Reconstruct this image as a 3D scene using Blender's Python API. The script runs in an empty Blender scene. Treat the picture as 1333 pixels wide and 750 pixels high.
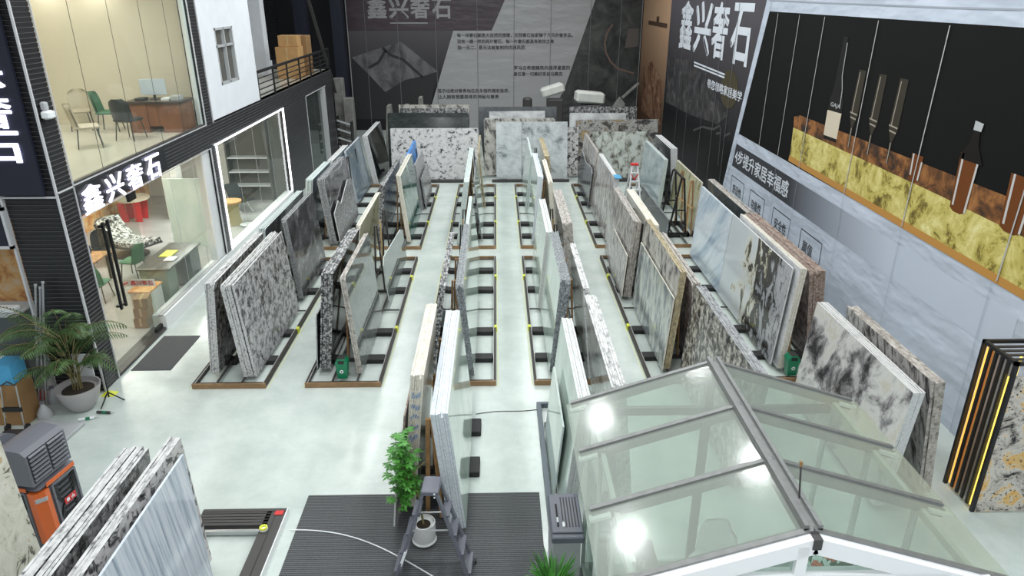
import bpy, bmesh, math, random
from mathutils import Vector, Matrix
random.seed(7)
S = bpy.context.scene
COL = S.collection
# ---------------------------------------------------------------- camera, light, exposure
PITCH = math.atan(383/924); YAW = math.atan(21.5/math.hypot(924, 383))
cam = bpy.data.cameras.new('camera'); cam.sensor_width = 36; cam.lens = 924/1333*36; cam.clip_end = 300
camo = bpy.data.objects.new('camera', cam); COL.objects.link(camo)
fw = Vector((math.sin(YAW)*math.cos(PITCH), math.cos(YAW)*math.cos(PITCH), -math.sin(PITCH)))
rt = Vector((math.cos(YAW), -math.sin(YAW), 0)); up = rt.cross(fw)
cm = Matrix((rt, up, -fw)).transposed().to_4x4(); cm.translation = (0, 0, 7.0)
camo.matrix_world = cm
S.camera = camo
S.view_settings.view_transform = 'Standard'; S.view_settings.look = 'None'
S.view_settings.exposure = 0.0; S.view_settings.gamma = 1.0; S.view_settings.use_curve_mapping = False
wd = bpy.data.worlds.new('world'); S.world = wd; wd.use_nodes = True
wd.node_tree.nodes['Background'].inputs[0].default_value = (.80, .88, .95, 1)
wd.node_tree.nodes['Background'].inputs[1].default_value = 0.42
def lamp(name, loc, power, sx, sy, color=(1, 1, 1), rot=(0, 0, 0)):
    l = bpy.data.lights.new(name, 'AREA'); l.shape = 'RECTANGLE'; l.size = sx; l.size_y = sy
    l.energy = power; l.color = color
    o = bpy.data.objects.new(name, l); COL.objects.link(o); o.location = loc; o.rotation_euler = rot
    return o
for yy in (-9, -4, 3, 8, 13, 18, 23, 28, 33):                       # high bay lamp rows under the roof, plus added fill rows behind the camera
    for xx in (-5, -1.7, 1.7, 5):
        lamp('ceiling_and_fill_lamp', (xx, yy, 9.6), 150 if yy < 0 else (80 if yy < 5 else 112 if yy < 30 else 85), .7, .7, (.97, 1, .99)).data.shape = 'DISK'
lamp('office_lamp', (-9.6, 15.6, 7.5), 110, 1.2, 1.2, (1, .95, .86))
for xx in (-11.0, -9.75): lamp('office_spot', (xx, 18.6, 7.45), 14, .15, .15, (1, .96, .85))
lamp('showroom_lamp', (-9.8, 14.6, 3.2), 95, 1.5, 1.5, (1, .92, .8))
lamp('showroom_lamp', (-10.2, 18.2, 3.2), 120, 1.5, 1.5, (1, .95, .88))
lamp('showroom_lamp', (-9.6, 22.0, 3.2), 210, 1.5, 2.5, (.98, 1, .96))
lamp('shop_lamp', (-9.4, 12.8, 3.5), 30, .8, .8, (1, .85, .65))

# ---------------------------------------------------------------- materials
def new_mat(name):
    m = bpy.data.materials.new(name); m.use_nodes = True
    nt = m.node_tree; return m, nt, nt.nodes['Principled BSDF']
def plain(name, c, rough=.5, metal=0, bump=0, bscale=40, spec=.5, var=0, vscale=3):
    m, nt, b = new_mat(name)
    b.inputs['Base Color'].default_value = (*c, 1); b.inputs['Roughness'].default_value = rough
    b.inputs['Metallic'].default_value = metal; b.inputs['Specular IOR Level'].default_value = spec
    if bump or var:
        tc = nt.nodes.new('ShaderNodeTexCoord'); n = nt.nodes.new('ShaderNodeTexNoise')
        n.inputs['Scale'].default_value = vscale if var else bscale; n.inputs['Detail'].default_value = 5
        nt.links.new(tc.outputs['Object'], n.inputs['Vector'])
        if var:
            r = nt.nodes.new('ShaderNodeValToRGB'); e = r.color_ramp.elements
            e[0].position = .3; e[0].color = (*[x*(1-var) for x in c], 1)
            e[1].position = .7; e[1].color = (*[min(1, x*(1+var)) for x in c], 1)
            nt.links.new(n.outputs['Fac'], r.inputs['Fac']); nt.links.new(r.outputs['Color'], b.inputs['Base Color'])
        if bump:
            n2 = nt.nodes.new('ShaderNodeTexNoise'); n2.inputs['Scale'].default_value = bscale
            nt.links.new(tc.outputs['Object'], n2.inputs['Vector'])
            bp = nt.nodes.new('ShaderNodeBump'); bp.inputs['Strength'].default_value = bump; bp.inputs['Distance'].default_value = .01
            nt.links.new(n2.outputs['Fac'], bp.inputs['Height']); nt.links.new(bp.outputs['Normal'], b.inputs['Normal'])
    return m
def glow(name, c, s):
    m, nt, b = new_mat(name)
    b.inputs['Base Color'].default_value = (*c, 1); b.inputs['Emission Color'].default_value = (*c, 1)
    b.inputs['Emission Strength'].default_value = s; return m
def glass(name, tint=(.9, .95, .92), haze=.1, hazec=(.6, .66, .62), rough=.03, fac=1.45):
    m, nt, b = new_mat(name); nt.nodes.remove(b)
    out = nt.nodes['Material Output']
    t = nt.nodes.new('ShaderNodeBsdfTransparent'); t.inputs[0].default_value = (*tint, 1)
    d = nt.nodes.new('ShaderNodeBsdfDiffuse'); d.inputs[0].default_value = (*hazec, 1)
    g = nt.nodes.new('ShaderNodeBsdfGlossy'); g.inputs['Roughness'].default_value = rough
    f = nt.nodes.new('ShaderNodeFresnel'); f.inputs['IOR'].default_value = fac
    a = nt.nodes.new('ShaderNodeMixShader'); a.inputs[0].default_value = haze
    c = nt.nodes.new('ShaderNodeMixShader')
    ge = nt.nodes.new('ShaderNodeNewGeometry'); fm = nt.nodes.new('ShaderNodeMath'); fm.operation = 'SUBTRACT'; fm.use_clamp = True
    nt.links.new(f.outputs[0], fm.inputs[0]); nt.links.new(ge.outputs['Backfacing'], fm.inputs[1])   # no mirror from inside the thin pane
    nt.links.new(t.outputs[0], a.inputs[1]); nt.links.new(d.outputs[0], a.inputs[2])
    nt.links.new(fm.outputs[0], c.inputs[0]); nt.links.new(a.outputs[0], c.inputs[1]); nt.links.new(g.outputs[0], c.inputs[2])
    nt.links.new(c.outputs[0], out.inputs[0]); return m
def stone(name, stops, scale=4, stretch=(1, 1, 1), rot=0, detail=7, dist=.3, speck=None, rough=.12, grad=0, spec=.5, rnd=True, ramp='LINEAR', rgh=.66):
    """Noise through a colour ramp, in the slab's own metres (x thickness, y length, z height)."""
    m, nt, b = new_mat(name); L = nt.links.new
    tc = nt.nodes.new('ShaderNodeTexCoord'); src = tc.outputs['Object']
    if rnd:
        oi = nt.nodes.new('ShaderNodeObjectInfo')
        mu = nt.nodes.new('ShaderNodeMath'); mu.operation = 'MULTIPLY'; mu.inputs[1].default_value = 60
        L(oi.outputs['Random'], mu.inputs[0])
        va = nt.nodes.new('ShaderNodeVectorMath'); va.operation = 'ADD'
        L(src, va.inputs[0]); L(mu.outputs[0], va.inputs[1]); vec = va.outputs[0]
    else: vec = src
    mp = nt.nodes.new('ShaderNodeMapping'); mp.vector_type = 'TEXTURE'
    mp.inputs['Rotation'].default_value = (rot, 0, 0); mp.inputs['Scale'].default_value = stretch
    L(vec, mp.inputs['Vector'])
    n = nt.nodes.new('ShaderNodeTexNoise'); n.inputs['Scale'].default_value = scale
    n.inputs['Detail'].default_value = detail; n.inputs['Distortion'].default_value = dist; n.inputs['Roughness'].default_value = rgh
    L(mp.outputs[0], n.inputs['Vector']); fac = n.outputs['Fac']
    if grad:
        sx = nt.nodes.new('ShaderNodeSeparateXYZ'); L(src, sx.inputs[0])
        ma = nt.nodes.new('ShaderNodeMath'); ma.operation = 'MULTIPLY_ADD'; ma.inputs[1].default_value = grad
        L(sx.outputs['Y'], ma.inputs[0]); L(fac, ma.inputs[2]); fac = ma.outputs[0]
    r = nt.nodes.new('ShaderNodeValToRGB'); cr = r.color_ramp; cr.interpolation = ramp
    while len(cr.elements) < len(stops): cr.elements.new(.5)
    for e, (p, c) in zip(cr.elements, stops): e.position = p; e.color = (*c, 1)
    L(fac, r.inputs['Fac']); colr = r.outputs['Color']
    for sp in (speck or []):
        s_, lo, hi, c = sp
        n2 = nt.nodes.new('ShaderNodeTexNoise'); n2.inputs['Scale'].default_value = s_; n2.inputs['Detail'].default_value = 3
        n2.inputs['Distortion'].default_value = .4; L(vec, n2.inputs['Vector'])
        mr = nt.nodes.new('ShaderNodeMapRange'); mr.inputs['From Min'].default_value = lo; mr.inputs['From Max'].default_value = hi
        L(n2.outputs['Fac'], mr.inputs['Value'])
        mx = nt.nodes.new('ShaderNodeMix'); mx.data_type = 'RGBA'; L(mr.outputs[0], mx.inputs[0]); L(colr, mx.inputs[6]); mx.inputs[7].default_value = (*c, 1)
        colr = mx.outputs[2]
    L(colr, b.inputs['Base Color']); b.inputs['Roughness'].default_value = rough; b.inputs['Specular IOR Level'].default_value = spec
    return m
def g3(v): return (v, v, v)
M = {}
M['black'] = plain('black_paint', (.012, .012, .013), .45)
M['clad'] = plain('black_cladding', (.016, .016, .018), .32)
M['navy'] = plain('navy_panel', (.012, .014, .028), .5)
M['trim'] = plain('silver_trim', (.6, .6, .62), .35)
M['white'] = plain('white_paint', (.82, .84, .85), .5)
M['wallwhite'] = plain('white_render', (.80, .83, .87), .7, var=.03)
M['steel'] = plain('steel', (.5, .51, .52), .3, 1)
M['dsteel'] = plain('dark_steel', (.05, .047, .045), .4)
M['bronze'] = plain('rack_bronze', (.034, .027, .021), .5, spec=.3)
M['brown'] = plain('brown_end_rail', (.27, .16, .075), .5, var=.2, vscale=6)
M['wood'] = plain('timber', (.34, .19, .08), .6, var=.25, vscale=8)
M['lightwood'] = plain('light_timber', (.55, .38, .18), .6, var=.2, vscale=8)
M['rubber'] = plain('black_rubber', (.012, .012, .012), .6)
M['yellow'] = plain('yellow_tape', (.72, .75, .06), .5)
M['paleyellow'] = plain('pale_yellow_line', (.62, .65, .42), .6)
M['mat'] = None
M['grey'] = plain('grey_plastic', (.16, .165, .19), .45)
M['lgrey'] = plain('light_grey', (.45, .46, .47), .5)
M['silver'] = plain('silver_duct', (.55, .57, .62), .25, .8)
M['orange'] = plain('orange_plastic', (.75, .15, .03), .4)
M['red'] = plain('red', (.62, .03, .03), .5)
M['green'] = plain('green_plastic', (.005, .19, .085), .35)
M['dgreen'] = plain('green_velvet', (.06, .17, .09), .7)
M['beige'] = plain('beige_velvet', (.5, .44, .34), .7)
M['blue'] = plain('blue_wrap', (.07, .25, .62), .4, var=.2)
M['skyblue'] = plain('blue_film', (.07, .36, .62), .35, var=.15)
M['carton'] = plain('brown_cardboard', (.30, .17, .07), .75, var=.12)
M['cartonl'] = plain('tan_cardboard', (.52, .30, .12), .75, var=.1)
M['leaf'] = plain('leaf', (.045, .15, .03), .45, var=.4, vscale=9)
M['leafb'] = plain('bright_leaf', (.06, .24, .03), .45, var=.4, vscale=9)
M['palm'] = plain('palm_leaf', (.055, .11, .03), .5, var=.45, vscale=5)
M['stem'] = plain('stem', (.2, .17, .07), .7, var=.3)
M['soil'] = plain('soil', (.03, .02, .012), .9)
M['pot'] = plain('grey_pot', (.42, .40, .40), .35)
M['wpot'] = plain('white_pot', (.75, .75, .74), .2)
M['ladder'] = plain('grey_ladder', (.13, .135, .165), .4)
M['foam'] = plain('white_foam', (.62, .62, .58), .7, var=.08)
M['concrete'] = plain('concrete', (.20, .195, .18), .85, var=.25, bump=.3)
M['office'] = plain('beige_wall', (.72, .66, .54), .6)
M['officefloor'] = plain('office_floor', (.58, .55, .47), .25)
M['showfloor'] = plain('showroom_floor', (.40, .40, .39), .2, var=.1, vscale=2)
M['showwall'] = plain('showroom_wall', (.55, .54, .50), .6)
M['orangewall'] = stone('orange_onyx_wall', [(.3, (.75, .62, .45)), (.5, (.75, .42, .15)), (.62, (.45, .16, .05)), (.75, (.8, .7, .55))], 3, rough=.2, rnd=False)
M['desk'] = plain('red_brown_desk', (.22, .085, .04), .4, var=.2)
M['screen'] = plain('pale_screen', (.55, .62, .70), .2)
M['shopglass'] = glass('shop_glass', (.95, .975, .955), .025, (.6, .7, .65))
M['roofglass'] = glass('roof_glass', (.84, .89, .85), .24, (.56, .585, .54), .13)
M['wallglass'] = glass('conservatory_glass', (.86, .92, .89), .10, (.6, .68, .64), .04)
M['alu'] = plain('grey_aluminium', (.20, .205, .20), .4, .2, var=.12, vscale=12)
M['alulight'] = plain('pale_aluminium', (.60, .64, .61), .4)
M['whiteframe'] = plain('white_frame', (.90, .90, .92), .4)
M['led'] = glow('led_strip', (.95, .97, 1), 3)
M['letter'] = glow('lit_letter', (.86, .86, 1), 1.25)
M['amber'] = glow('amber_light', (1, .55, .10), 1.0)
M['amberdim'] = glow('amber_dim', (.55, .20, .05), .35)
M['gold'] = glow('gold_light', (1, .72, .12), 1.4)
M['blueedge'] = plain('blue_grey_rail', (.10, .125, .15), .45)
# floor
m, nt, b = new_mat('mint_epoxy')
tc = nt.nodes.new('ShaderNodeTexCoord'); n = nt.nodes.new('ShaderNodeTexNoise'); n.inputs['Scale'].default_value = 1.1; n.inputs['Detail'].default_value = 12; n.inputs['Roughness'].default_value = .72
nt.links.new(tc.outputs['Object'], n.inputs['Vector'])
r = nt.nodes.new('ShaderNodeValToRGB'); e = r.color_ramp.elements
e[0].position = .34; e[0].color = (.49, .555, .52, 1); e[1].position = .64; e[1].color = (.635, .69, .655, 1)
nt.links.new(n.outputs['Fac'], r.inputs['Fac']); nt.links.new(r.outputs['Color'], b.inputs['Base Color'])
b.inputs['Roughness'].default_value = .22
n2 = nt.nodes.new('ShaderNodeTexNoise'); n2.inputs['Scale'].default_value = 7; n2.inputs['Detail'].default_value = 4
nt.links.new(tc.outputs['Object'], n2.inputs['Vector'])
bp = nt.nodes.new('ShaderNodeBump'); bp.inputs['Strength'].default_value = .12; bp.inputs['Distance'].default_value = .02
nt.links.new(n2.outputs['Fac'], bp.inputs['Height']); nt.links.new(bp.outputs['Normal'], b.inputs['Normal'])
M['floor'] = m
# ribbed carpet mat
m, nt, b = new_mat('ribbed_carpet')
tc = nt.nodes.new('ShaderNodeTexCoord'); w = nt.nodes.new('ShaderNodeTexWave'); w.bands_direction = 'Y'; w.inputs['Scale'].default_value = 9; w.inputs['Distortion'].default_value = 1.2; w.inputs['Detail Scale'].default_value = 6
nt.links.new(tc.outputs['Object'], w.inputs['Vector'])
r = nt.nodes.new('ShaderNodeValToRGB'); e = r.color_ramp.elements
e[0].position = .1; e[0].color = (.040, .042, .046, 1); e[1].position = .9; e[1].color = (.125, .13, .135, 1)
nt.links.new(w.outputs['Fac'], r.inputs['Fac']); nt.links.new(r.outputs['Color'], b.inputs['Base Color']); b.inputs['Roughness'].default_value = .9
M['mat'] = m
# stones ------------------------------------------------------
ST = {}
ST['granite'] = stone('grey_flecked_granite', [(.36, g3(.035)), (.44, g3(.16)), (.52, (.42, .42, .43)), (.66, (.62, .62, .63))], 9, (1, 1.3, 1), .6, 8, .5, rough=.2)
ST['granited'] = stone('dark_flecked_granite', [(.38, g3(.02)), (.46, g3(.10)), (.56, g3(.30)), (.7, g3(.45))], 10, detail=8, rough=.2)
ST['cloud'] = stone('dark_cloud_marble', [(.3, (.012, .012, .013)), (.47, (.055, .055, .06)), (.6, (.15, .15, .155)), (.66, (.35, .34, .33)), (.72, (.12, .12, .125))], 1.7, (1, 1.5, 1), .5, 8, .9, rough=.1)
ST['blackgloss'] = stone('black_polished_granite', [(.3, g3(.006)), (.6, (.012, .016, .016)), (.75, g3(.05))], 3, rough=.06)
ST['darkgrey'] = stone('charcoal_granite', [(.3, (.03, .035, .04)), (.7, (.075, .085, .095))], 5, rough=.15)
ST['darkgreen'] = stone('dark_green_granite', [(.35, (.012, .018, .016)), (.6, (.035, .045, .042)), (.75, (.09, .10, .095))], 6, (1, 2.5, 1), rough=.12)
ST['bluegrey'] = stone('blue_grey_quartzite', [(.3, (.12, .165, .195)), (.6, (.20, .25, .28)), (.75, (.30, .34, .36))], 3, rough=.15)
ST['mirror'] = stone('grey_mirror_polish', [(.3, (.13, .15, .145)), (.7, (.21, .235, .225))], 1.5, rough=.025, spec=1.0)
ST['olive'] = stone('olive_onyx', [(.3, (.20, .20, .12)), (.5, (.36, .35, .23)), (.7, (.50, .46, .30))], 3, (1, 2, 1), .4, rough=.12)
ST['onyx'] = stone('yellow_green_onyx', [(.33, (.16, .18, .10)), (.45, (.44, .45, .28)), (.6, (.55, .54, .38)), (.66, (.5, .36, .08)), (.72, (.5, .5, .36))], 4, (1, 1, 1.8), .2, 8, .8, rough=.12)
ST['greenmarble'] = stone('green_marble', [(.38, (.008, .03, .024)), (.49, (.03, .10, .08)), (.58, (.14, .27, .22)), (.72, (.48, .58, .52))], 2.6, (1, .8, 2.2), .35, 8, 1.0, rough=.06)
ST['silverspeck'] = stone('silver_speckled_granite', [(.38, g3(.09)), (.5, g3(.25)), (.65, g3(.42))], 16, rough=.2)
ST['cream'] = stone('cream_marble', [(.3, (.60, .57, .50)), (.7, (.78, .75, .68))], 4, rough=.2)
ST['bluewhite'] = stone('blue_white_streaked_marble', [(.3, (.26, .35, .46)), (.42, (.45, .54, .63)), (.52, (.58, .66, .72)), (.66, (.70, .75, .79)), (.8, (.55, .60, .63))], 2.2, (1, 4.5, .8), -.75, 6, .5, rough=.07)
ST['bluestreak'] = stone('pale_blue_grey_streaked_marble', [(.3, (.22, .26, .31)), (.40, (.40, .46, .54)), (.48, (.58, .64, .71)), (.58, (.72, .75, .80)), (.66, (.60, .66, .74)), (.76, (.40, .40, .40))], 3.0, (1, .22, 5), .12, 8, .25, rough=.10)
ST['mint'] = stone('pale_mint_quartzite', [(.3, (.46, .56, .51)), (.5, (.56, .66, .60)), (.75, (.66, .74, .69))], 1.6, (1, 1, 2), rough=.05, spec=.8)
ST['greywhite'] = stone('grey_white_marble', [(.3, (.26, .27, .28)), (.45, (.48, .49, .50)), (.6, (.66, .67, .67)), (.75, (.74, .75, .75))], 2, (1, 1.6, 1), .5, 11, .4, rough=.1)
ST['brownstreak'] = stone('grey_brown_streaked_granite', [(.37, (.05, .046, .048)), (.44, (.19, .18, .178)), (.51, (.42, .40, .385)), (.66, (.61, .60, .575))], 7, (1, .8, 2.4), -.25, 9, .7, rough=.15)
ST['greygreen'] = stone('grey_green_veined_marble', [(.34, (.12, .14, .15)), (.46, (.24, .27, .28)), (.53, (.48, .52, .47)), (.7, (.60, .64, .58))], 3.2, (1, .75, 1.8), -.2, 11, .4, rough=.1)
ST['goldblack'] = stone('beige_and_black_granite', [(.32, (.03, .028, .03)), (.42, (.14, .135, .13)), (.5, (.42, .41, .37)), (.68, (.60, .59, .54))], 4.5, (1, 1, 1.7), -.3, 11, .4, rough=.15)
ST['pinkbrown'] = stone('pink_brown_granite', [(.33, (.07, .055, .055)), (.5, (.28, .22, .21)), (.66, (.48, .42, .40))], 7, rough=.2)
ST['panda'] = stone('white_and_black_blotched_marble', [(.0, (.56, .61, .64)), (.15, (.62, .65, .63)), (.205, (.50, .47, .35)), (.232, (.05, .045, .04)), (.345, (.03, .03, .03)), (.37, (.30, .31, .33)), (.50, (.42, .43, .45)), (.56, (.08, .08, .08)), (.62, (.45, .46, .48))], 2.2, (1, .8, 1.3), -.2, 9, .5, rough=.1, grad=-.17)
ST['speckdark'] = stone('black_and_cream_speckled_granite', [(.40, (.03, .028, .027)), (.47, (.12, .115, .11)), (.53, (.30, .29, .26)), (.62, (.56, .54, .47))], 7, detail=9, dist=.4, rough=.15)
ST['greypatch'] = stone('white_marble_with_grey_clouds', [(.36, (.05, .048, .05)), (.43, (.24, .23, .235)), (.49, (.52, .51, .50)), (.55, (.66, .65, .63)), (.63, (.58, .55, .47)), (.72, (.68, .68, .68))], 1.8, (1, 1, 1.4), .5, 11, .4, rough=.08)
ST['whiteblack'] = stone('white_granite_with_black_specks', [(.35, (.02, .02, .022)), (.40, (.10, .10, .10)), (.43, (.45, .45, .45)), (.5, (.62, .61, .61)), (.7, (.72, .71, .70))], 6, (1, 1.2, 1), .4, 9, .4, rough=.15)
ST['lightcloud'] = stone('silver_cloud_marble', [(.30, (.05, .055, .06)), (.38, (.22, .24, .25)), (.46, (.46, .49, .50)), (.58, (.60, .63, .64)), (.75, (.70, .71, .72))], 2.4, (1, 1.5, 1), .5, 12, .35, rough=.12, rgh=.74)
ST['mossy'] = stone('white_and_moss_granite', [(.34, (.05, .05, .045)), (.44, (.28, .28, .24)), (.52, (.55, .58, .54)), (.72, (.64, .67, .63))], 4.2, (1, 1, 1.5), detail=9, dist=.4, rough=.15)
ST['exotic'] = stone('black_and_amber_patterned_granite', [(.32, (.02, .02, .02)), (.44, (.10, .09, .085)), (.5, (.42, .42, .40)), (.58, (.20, .17, .14)), (.66, (.45, .32, .14)), (.75, (.3, .28, .26))], 3.4, (1, 1.5, 1), detail=9, dist=.4, rough=.12)
ST['creamblack'] = stone('cream_granite_with_black_and_rust_patches', [(.36, (.02, .02, .02)), (.40, (.25, .22, .17)), (.43, (.60, .58, .48)), (.61, (.74, .73, .64)), (.66, (.50, .34, .14)), (.7, (.66, .64, .54))], 4.5, detail=9, dist=.8, rough=.2)
ST['whiteblot'] = stone('white_granite_with_black_blotches', [(.36, (.015, .015, .015)), (.44, (.12, .12, .12)), (.49, (.52, .50, .49)), (.68, (.66, .65, .65))], 7, (1, 1, 1), .8, 8, .9, rough=.2)
ST['rustgold'] = stone('white_granite_with_orange_and_black_flecks', [(.36, (.03, .03, .03)), (.42, (.5, .44, .38)), (.50, (.70, .66, .60)), (.57, (.80, .52, .20)), (.63, (.80, .40, .07)), (.72, (.72, .6, .42))], 2.6, detail=9, dist=.9, speck=[(26, .60, .66, (.05, .05, .05))], rough=.15)
ST['framed'] = stone('pale_blue_mirror_marble', [(.3, (.33, .41, .43)), (.55, (.44, .52, .54)), (.75, (.60, .66, .67))], 1.3, rough=.04, spec=.9)
ED = {}
ED['clean'] = stone('clean_white_edge', [(.3, (.50, .50, .50)), (.5, (.64, .64, .635)), (.7, (.72, .72, .715))], 22, (3, 3, .6), rough=.7)
ED['white'] = stone('sawn_white_edge', [(.34, (.14, .14, .145)), (.42, (.42, .42, .42)), (.52, (.62, .62, .61)), (.7, (.72, .72, .71))], 14, (2.5, 2.5, .45), rough=.7)
ED['grey'] = stone('sawn_grey_edge', [(.33, (.10, .10, .11)), (.5, (.30, .31, .32)), (.7, (.50, .51, .52))], 20, (3, 3, .6), rough=.6)
ED['dark'] = stone('sawn_dark_edge', [(.4, (.02, .02, .02)), (.48, (.10, .10, .10)), (.55, (.40, .40, .40)), (.7, (.55, .55, .55))], 16, (2, 2, 1), rough=.5)
ED['cream'] = stone('sawn_cream_edge', [(.3, (.52, .47, .38)), (.5, (.70, .66, .57)), (.7, (.78, .75, .68))], 16, (3, 3, .6), rough=.7)
ED['mint'] = stone('sawn_mint_edge', [(.3, (.44, .52, .50)), (.7, (.68, .74, .72))], 14, (3, 3, .7), rough=.6)
ED['blue'] = stone('sawn_blue_white_edge', [(.3, (.50, .56, .62)), (.55, (.67, .71, .75)), (.75, (.76, .78, .80))], 16, (3, 3, .6), rough=.5)
ED['red'] = stone('sawn_red_brown_edge', [(.3, (.11, .055, .042)), (.45, (.24, .165, .135)), (.58, (.37, .30, .255)), (.72, (.47, .41, .36))], 16, (2, 2, .7), rough=.6)
ED['tan'] = stone('sawn_tan_edge', [(.34, (.16, .145, .13)), (.5, (.42, .385, .35)), (.7, (.62, .59, .55))], 12, (2, 2, 1), rough=.6)
ED['gold'] = stone('sawn_gold_edge', [(.3, (.12, .13, .13)), (.5, (.40, .32, .18)), (.7, (.60, .52, .36))], 14, (2, 2, .8), rough=.6)
ED['slate'] = stone('sawn_slate_edge', [(.34, (.05, .055, .06)), (.5, (.20, .215, .23)), (.68, (.46, .48, .49))], 24, rough=.5)

# ---------------------------------------------------------------- mesh helpers
class MB:
    def __init__(s): s.v = []; s.f = []; s.mi = []
    def add(s, vs, fs, mi=0):
        k = len(s.v); s.v += [tuple(v) for v in vs]; s.f += [tuple(i+k for i in f) for f in fs]; s.mi += [mi]*len(fs); return s
    def box(s, x0, x1, y0, y1, z0, z1, mi=0):
        return s.add([(x0,y0,z0),(x1,y0,z0),(x1,y1,z0),(x0,y1,z0),(x0,y0,z1),(x1,y0,z1),(x1,y1,z1),(x0,y1,z1)],
                     [(0,3,2,1),(4,5,6,7),(0,1,5,4),(1,2,6,5),(2,3,7,6),(3,0,4,7)], mi)
    def cbox(s, x0, x1, y0, y1, z0, z1, c=.01, mi=0):
        """box with chamfered vertical and top edges"""
        def ring(d, z): 
            a, b_, e, f = x0+d, x1-d, y0+d, y1-d
            return [(a+c,e,z),(b_-c,e,z),(b_,e+c,z),(b_,f-c,z),(b_-c,f,z),(a+c,f,z),(a,f-c,z),(a,e+c,z)]
        vs = ring(c, z0)+ring(0, z0+c)+ring(0, z1-c)+ring(c, z1)
        fs = [tuple(range(7,-1,-1)), tuple(range(24,32))]
        for r_ in range(3):
            for i in range(8):
                j = (i+1) % 8; fs.append((r_*8+i, r_*8+j, r_*8+8+j, r_*8+8+i))
        return s.add(vs, fs, mi)
    def prism(s, poly, fn, mi=0):
        """poly: list of 2D points; fn(p,k)->3D for k=0,1"""
        n = len(poly); vs = [fn(p, 0) for p in poly]+[fn(p, 1) for p in poly]
        fs = [tuple(range(n-1,-1,-1)), tuple(range(n,2*n))]+[(i,(i+1)%n,n+(i+1)%n,n+i) for i in range(n)]
        return s.add(vs, fs, mi)
    def tube(s, pts, r, n=8, mi=0, r2=None):
        pts = [Vector(p) for p in pts]; rings = []; m_ = len(pts)
        for i, p in enumerate(pts):
            t = (pts[min(i+1, m_-1)]-pts[max(i-1, 0)]).normalized()
            a = t.cross(Vector((0,0,1)) if abs(t.z) < .9 else Vector((1,0,0))).normalized(); b_ = t.cross(a)
            rr = r if r2 is None else r+(r2-r)*i/(m_-1)
            rings.append([p+(a*math.cos(2*math.pi*k/n)+b_*math.sin(2*math.pi*k/n))*rr for k in range(n)])
        vs = [q for rg in rings for q in rg]
        fs = [tuple(range(n-1,-1,-1)), tuple(range((m_-1)*n, m_*n))]
        for i in range(m_-1):
            for k in range(n): fs.append((i*n+k, i*n+(k+1)%n, (i+1)*n+(k+1)%n, (i+1)*n+k))
        return s.add(vs, fs, mi)
    def bar(s, p, q, w, h=None, mi=0, side=None):
        """rectangular bar from p to q; w across (horizontal), h the other way"""
        h = w if h is None else h; p, q = Vector(p), Vector(q); t = (q-p).normalized()
        a = (t.cross(Vector((0,0,1))) if abs(t.z) < .95 else Vector((1,0,0))) if side is None else Vector(side)
        a = (a-t*a.dot(t)).normalized(); b_ = t.cross(a)
        vs = [c+a*i*w/2+b_*j*h/2 for c in (p, q) for i, j in ((-1,-1),(1,-1),(1,1),(-1,1))]
        return s.add(vs, [(0,1,2,3),(7,6,5,4),(0,4,5,1),(1,5,6,2),(2,6,7,3),(3,7,4,0)], mi)
    def lathe(s, prof, n=24, c=(0,0,0), mi=0):
        vs = []; k = len(prof)
        for r_, z in prof:
            for i in range(n):
                a = 2*math.pi*i/n; vs.append((c[0]+r_*math.cos(a), c[1]+r_*math.sin(a), c[2]+z))
        fs = [(j*n+i, j*n+(i+1)%n, (j+1)*n+(i+1)%n, (j+1)*n+i) for j in range(k-1) for i in range(n)]
        fs += [tuple(range(n-1,-1,-1)), tuple(range((k-1)*n, k*n))]
        return s.add(vs, fs, mi)
    def grid(s, fn, nu, nv, mi=0):
        vs = [fn(i/nu, j/nv) for j in range(nv+1) for i in range(nu+1)]
        fs = [(j*(nu+1)+i, j*(nu+1)+i+1, (j+1)*(nu+1)+i+1, (j+1)*(nu+1)+i) for j in range(nv) for i in range(nu)]
        return s.add(vs, fs, mi)
    def mesh(s, name, mats, smooth=False):
        me = bpy.data.meshes.new(name); me.from_pydata(s.v, [], s.f)
        for m_ in mats: me.materials.append(m_)
        for p, i in zip(me.polygons, s.mi): p.material_index = i; p.use_smooth = smooth
        bm = bmesh.new(); bm.from_mesh(me); bmesh.ops.recalc_face_normals(bm, faces=bm.faces); bm.to_mesh(me); bm.free()
        return me
    def build(s, name, mats, parent=None, smooth=False, loc=(0,0,0), rot=(0,0,0)):
        if not isinstance(mats, (list, tuple)): mats = [mats]
        o = bpy.data.objects.new(name, s.mesh(name, mats, smooth)); COL.objects.link(o)
        o.parent = parent; o.location = loc; o.rotation_euler = rot
        return o
def tag(o, label=None, cat=None, group=None, kind=None):
    if label: o['label'] = label
    if cat: o['category'] = cat
    if group: o['group'] = group
    if kind: o['kind'] = kind
    return o
def thing(name, label, cat, loc=(0,0,0), rz=0, group=None):
    o = bpy.data.objects.new(name, None); COL.objects.link(o); o.location = loc; o.rotation_euler = (0,0,rz)
    o.empty_display_size = .1
    return tag(o, label, cat, group)
def copy_tree(o, parent=None):
    c = o.copy(); COL.objects.link(c); c.parent = parent
    for ch in list(o.children): copy_tree(ch, c)
    return c
def struct(name, mb, mats, **k): return tag(mb.build(name, mats, **k), kind='structure')
def smooth_angle(o, deg=40):
    me = o.data
    for p in me.polygons: p.use_smooth = True
    try: me.set_sharp_from_angle(angle=math.radians(deg))
    except Exception: pass
    return o
BX = {'wall': ((1,0,0),(0,0,1)), 'right': ((0,-1,0),(0,0,1)), 'left': ((0,1,0),(0,0,1)), 'floor': ((1,0,0),(0,1,0))}
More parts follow.
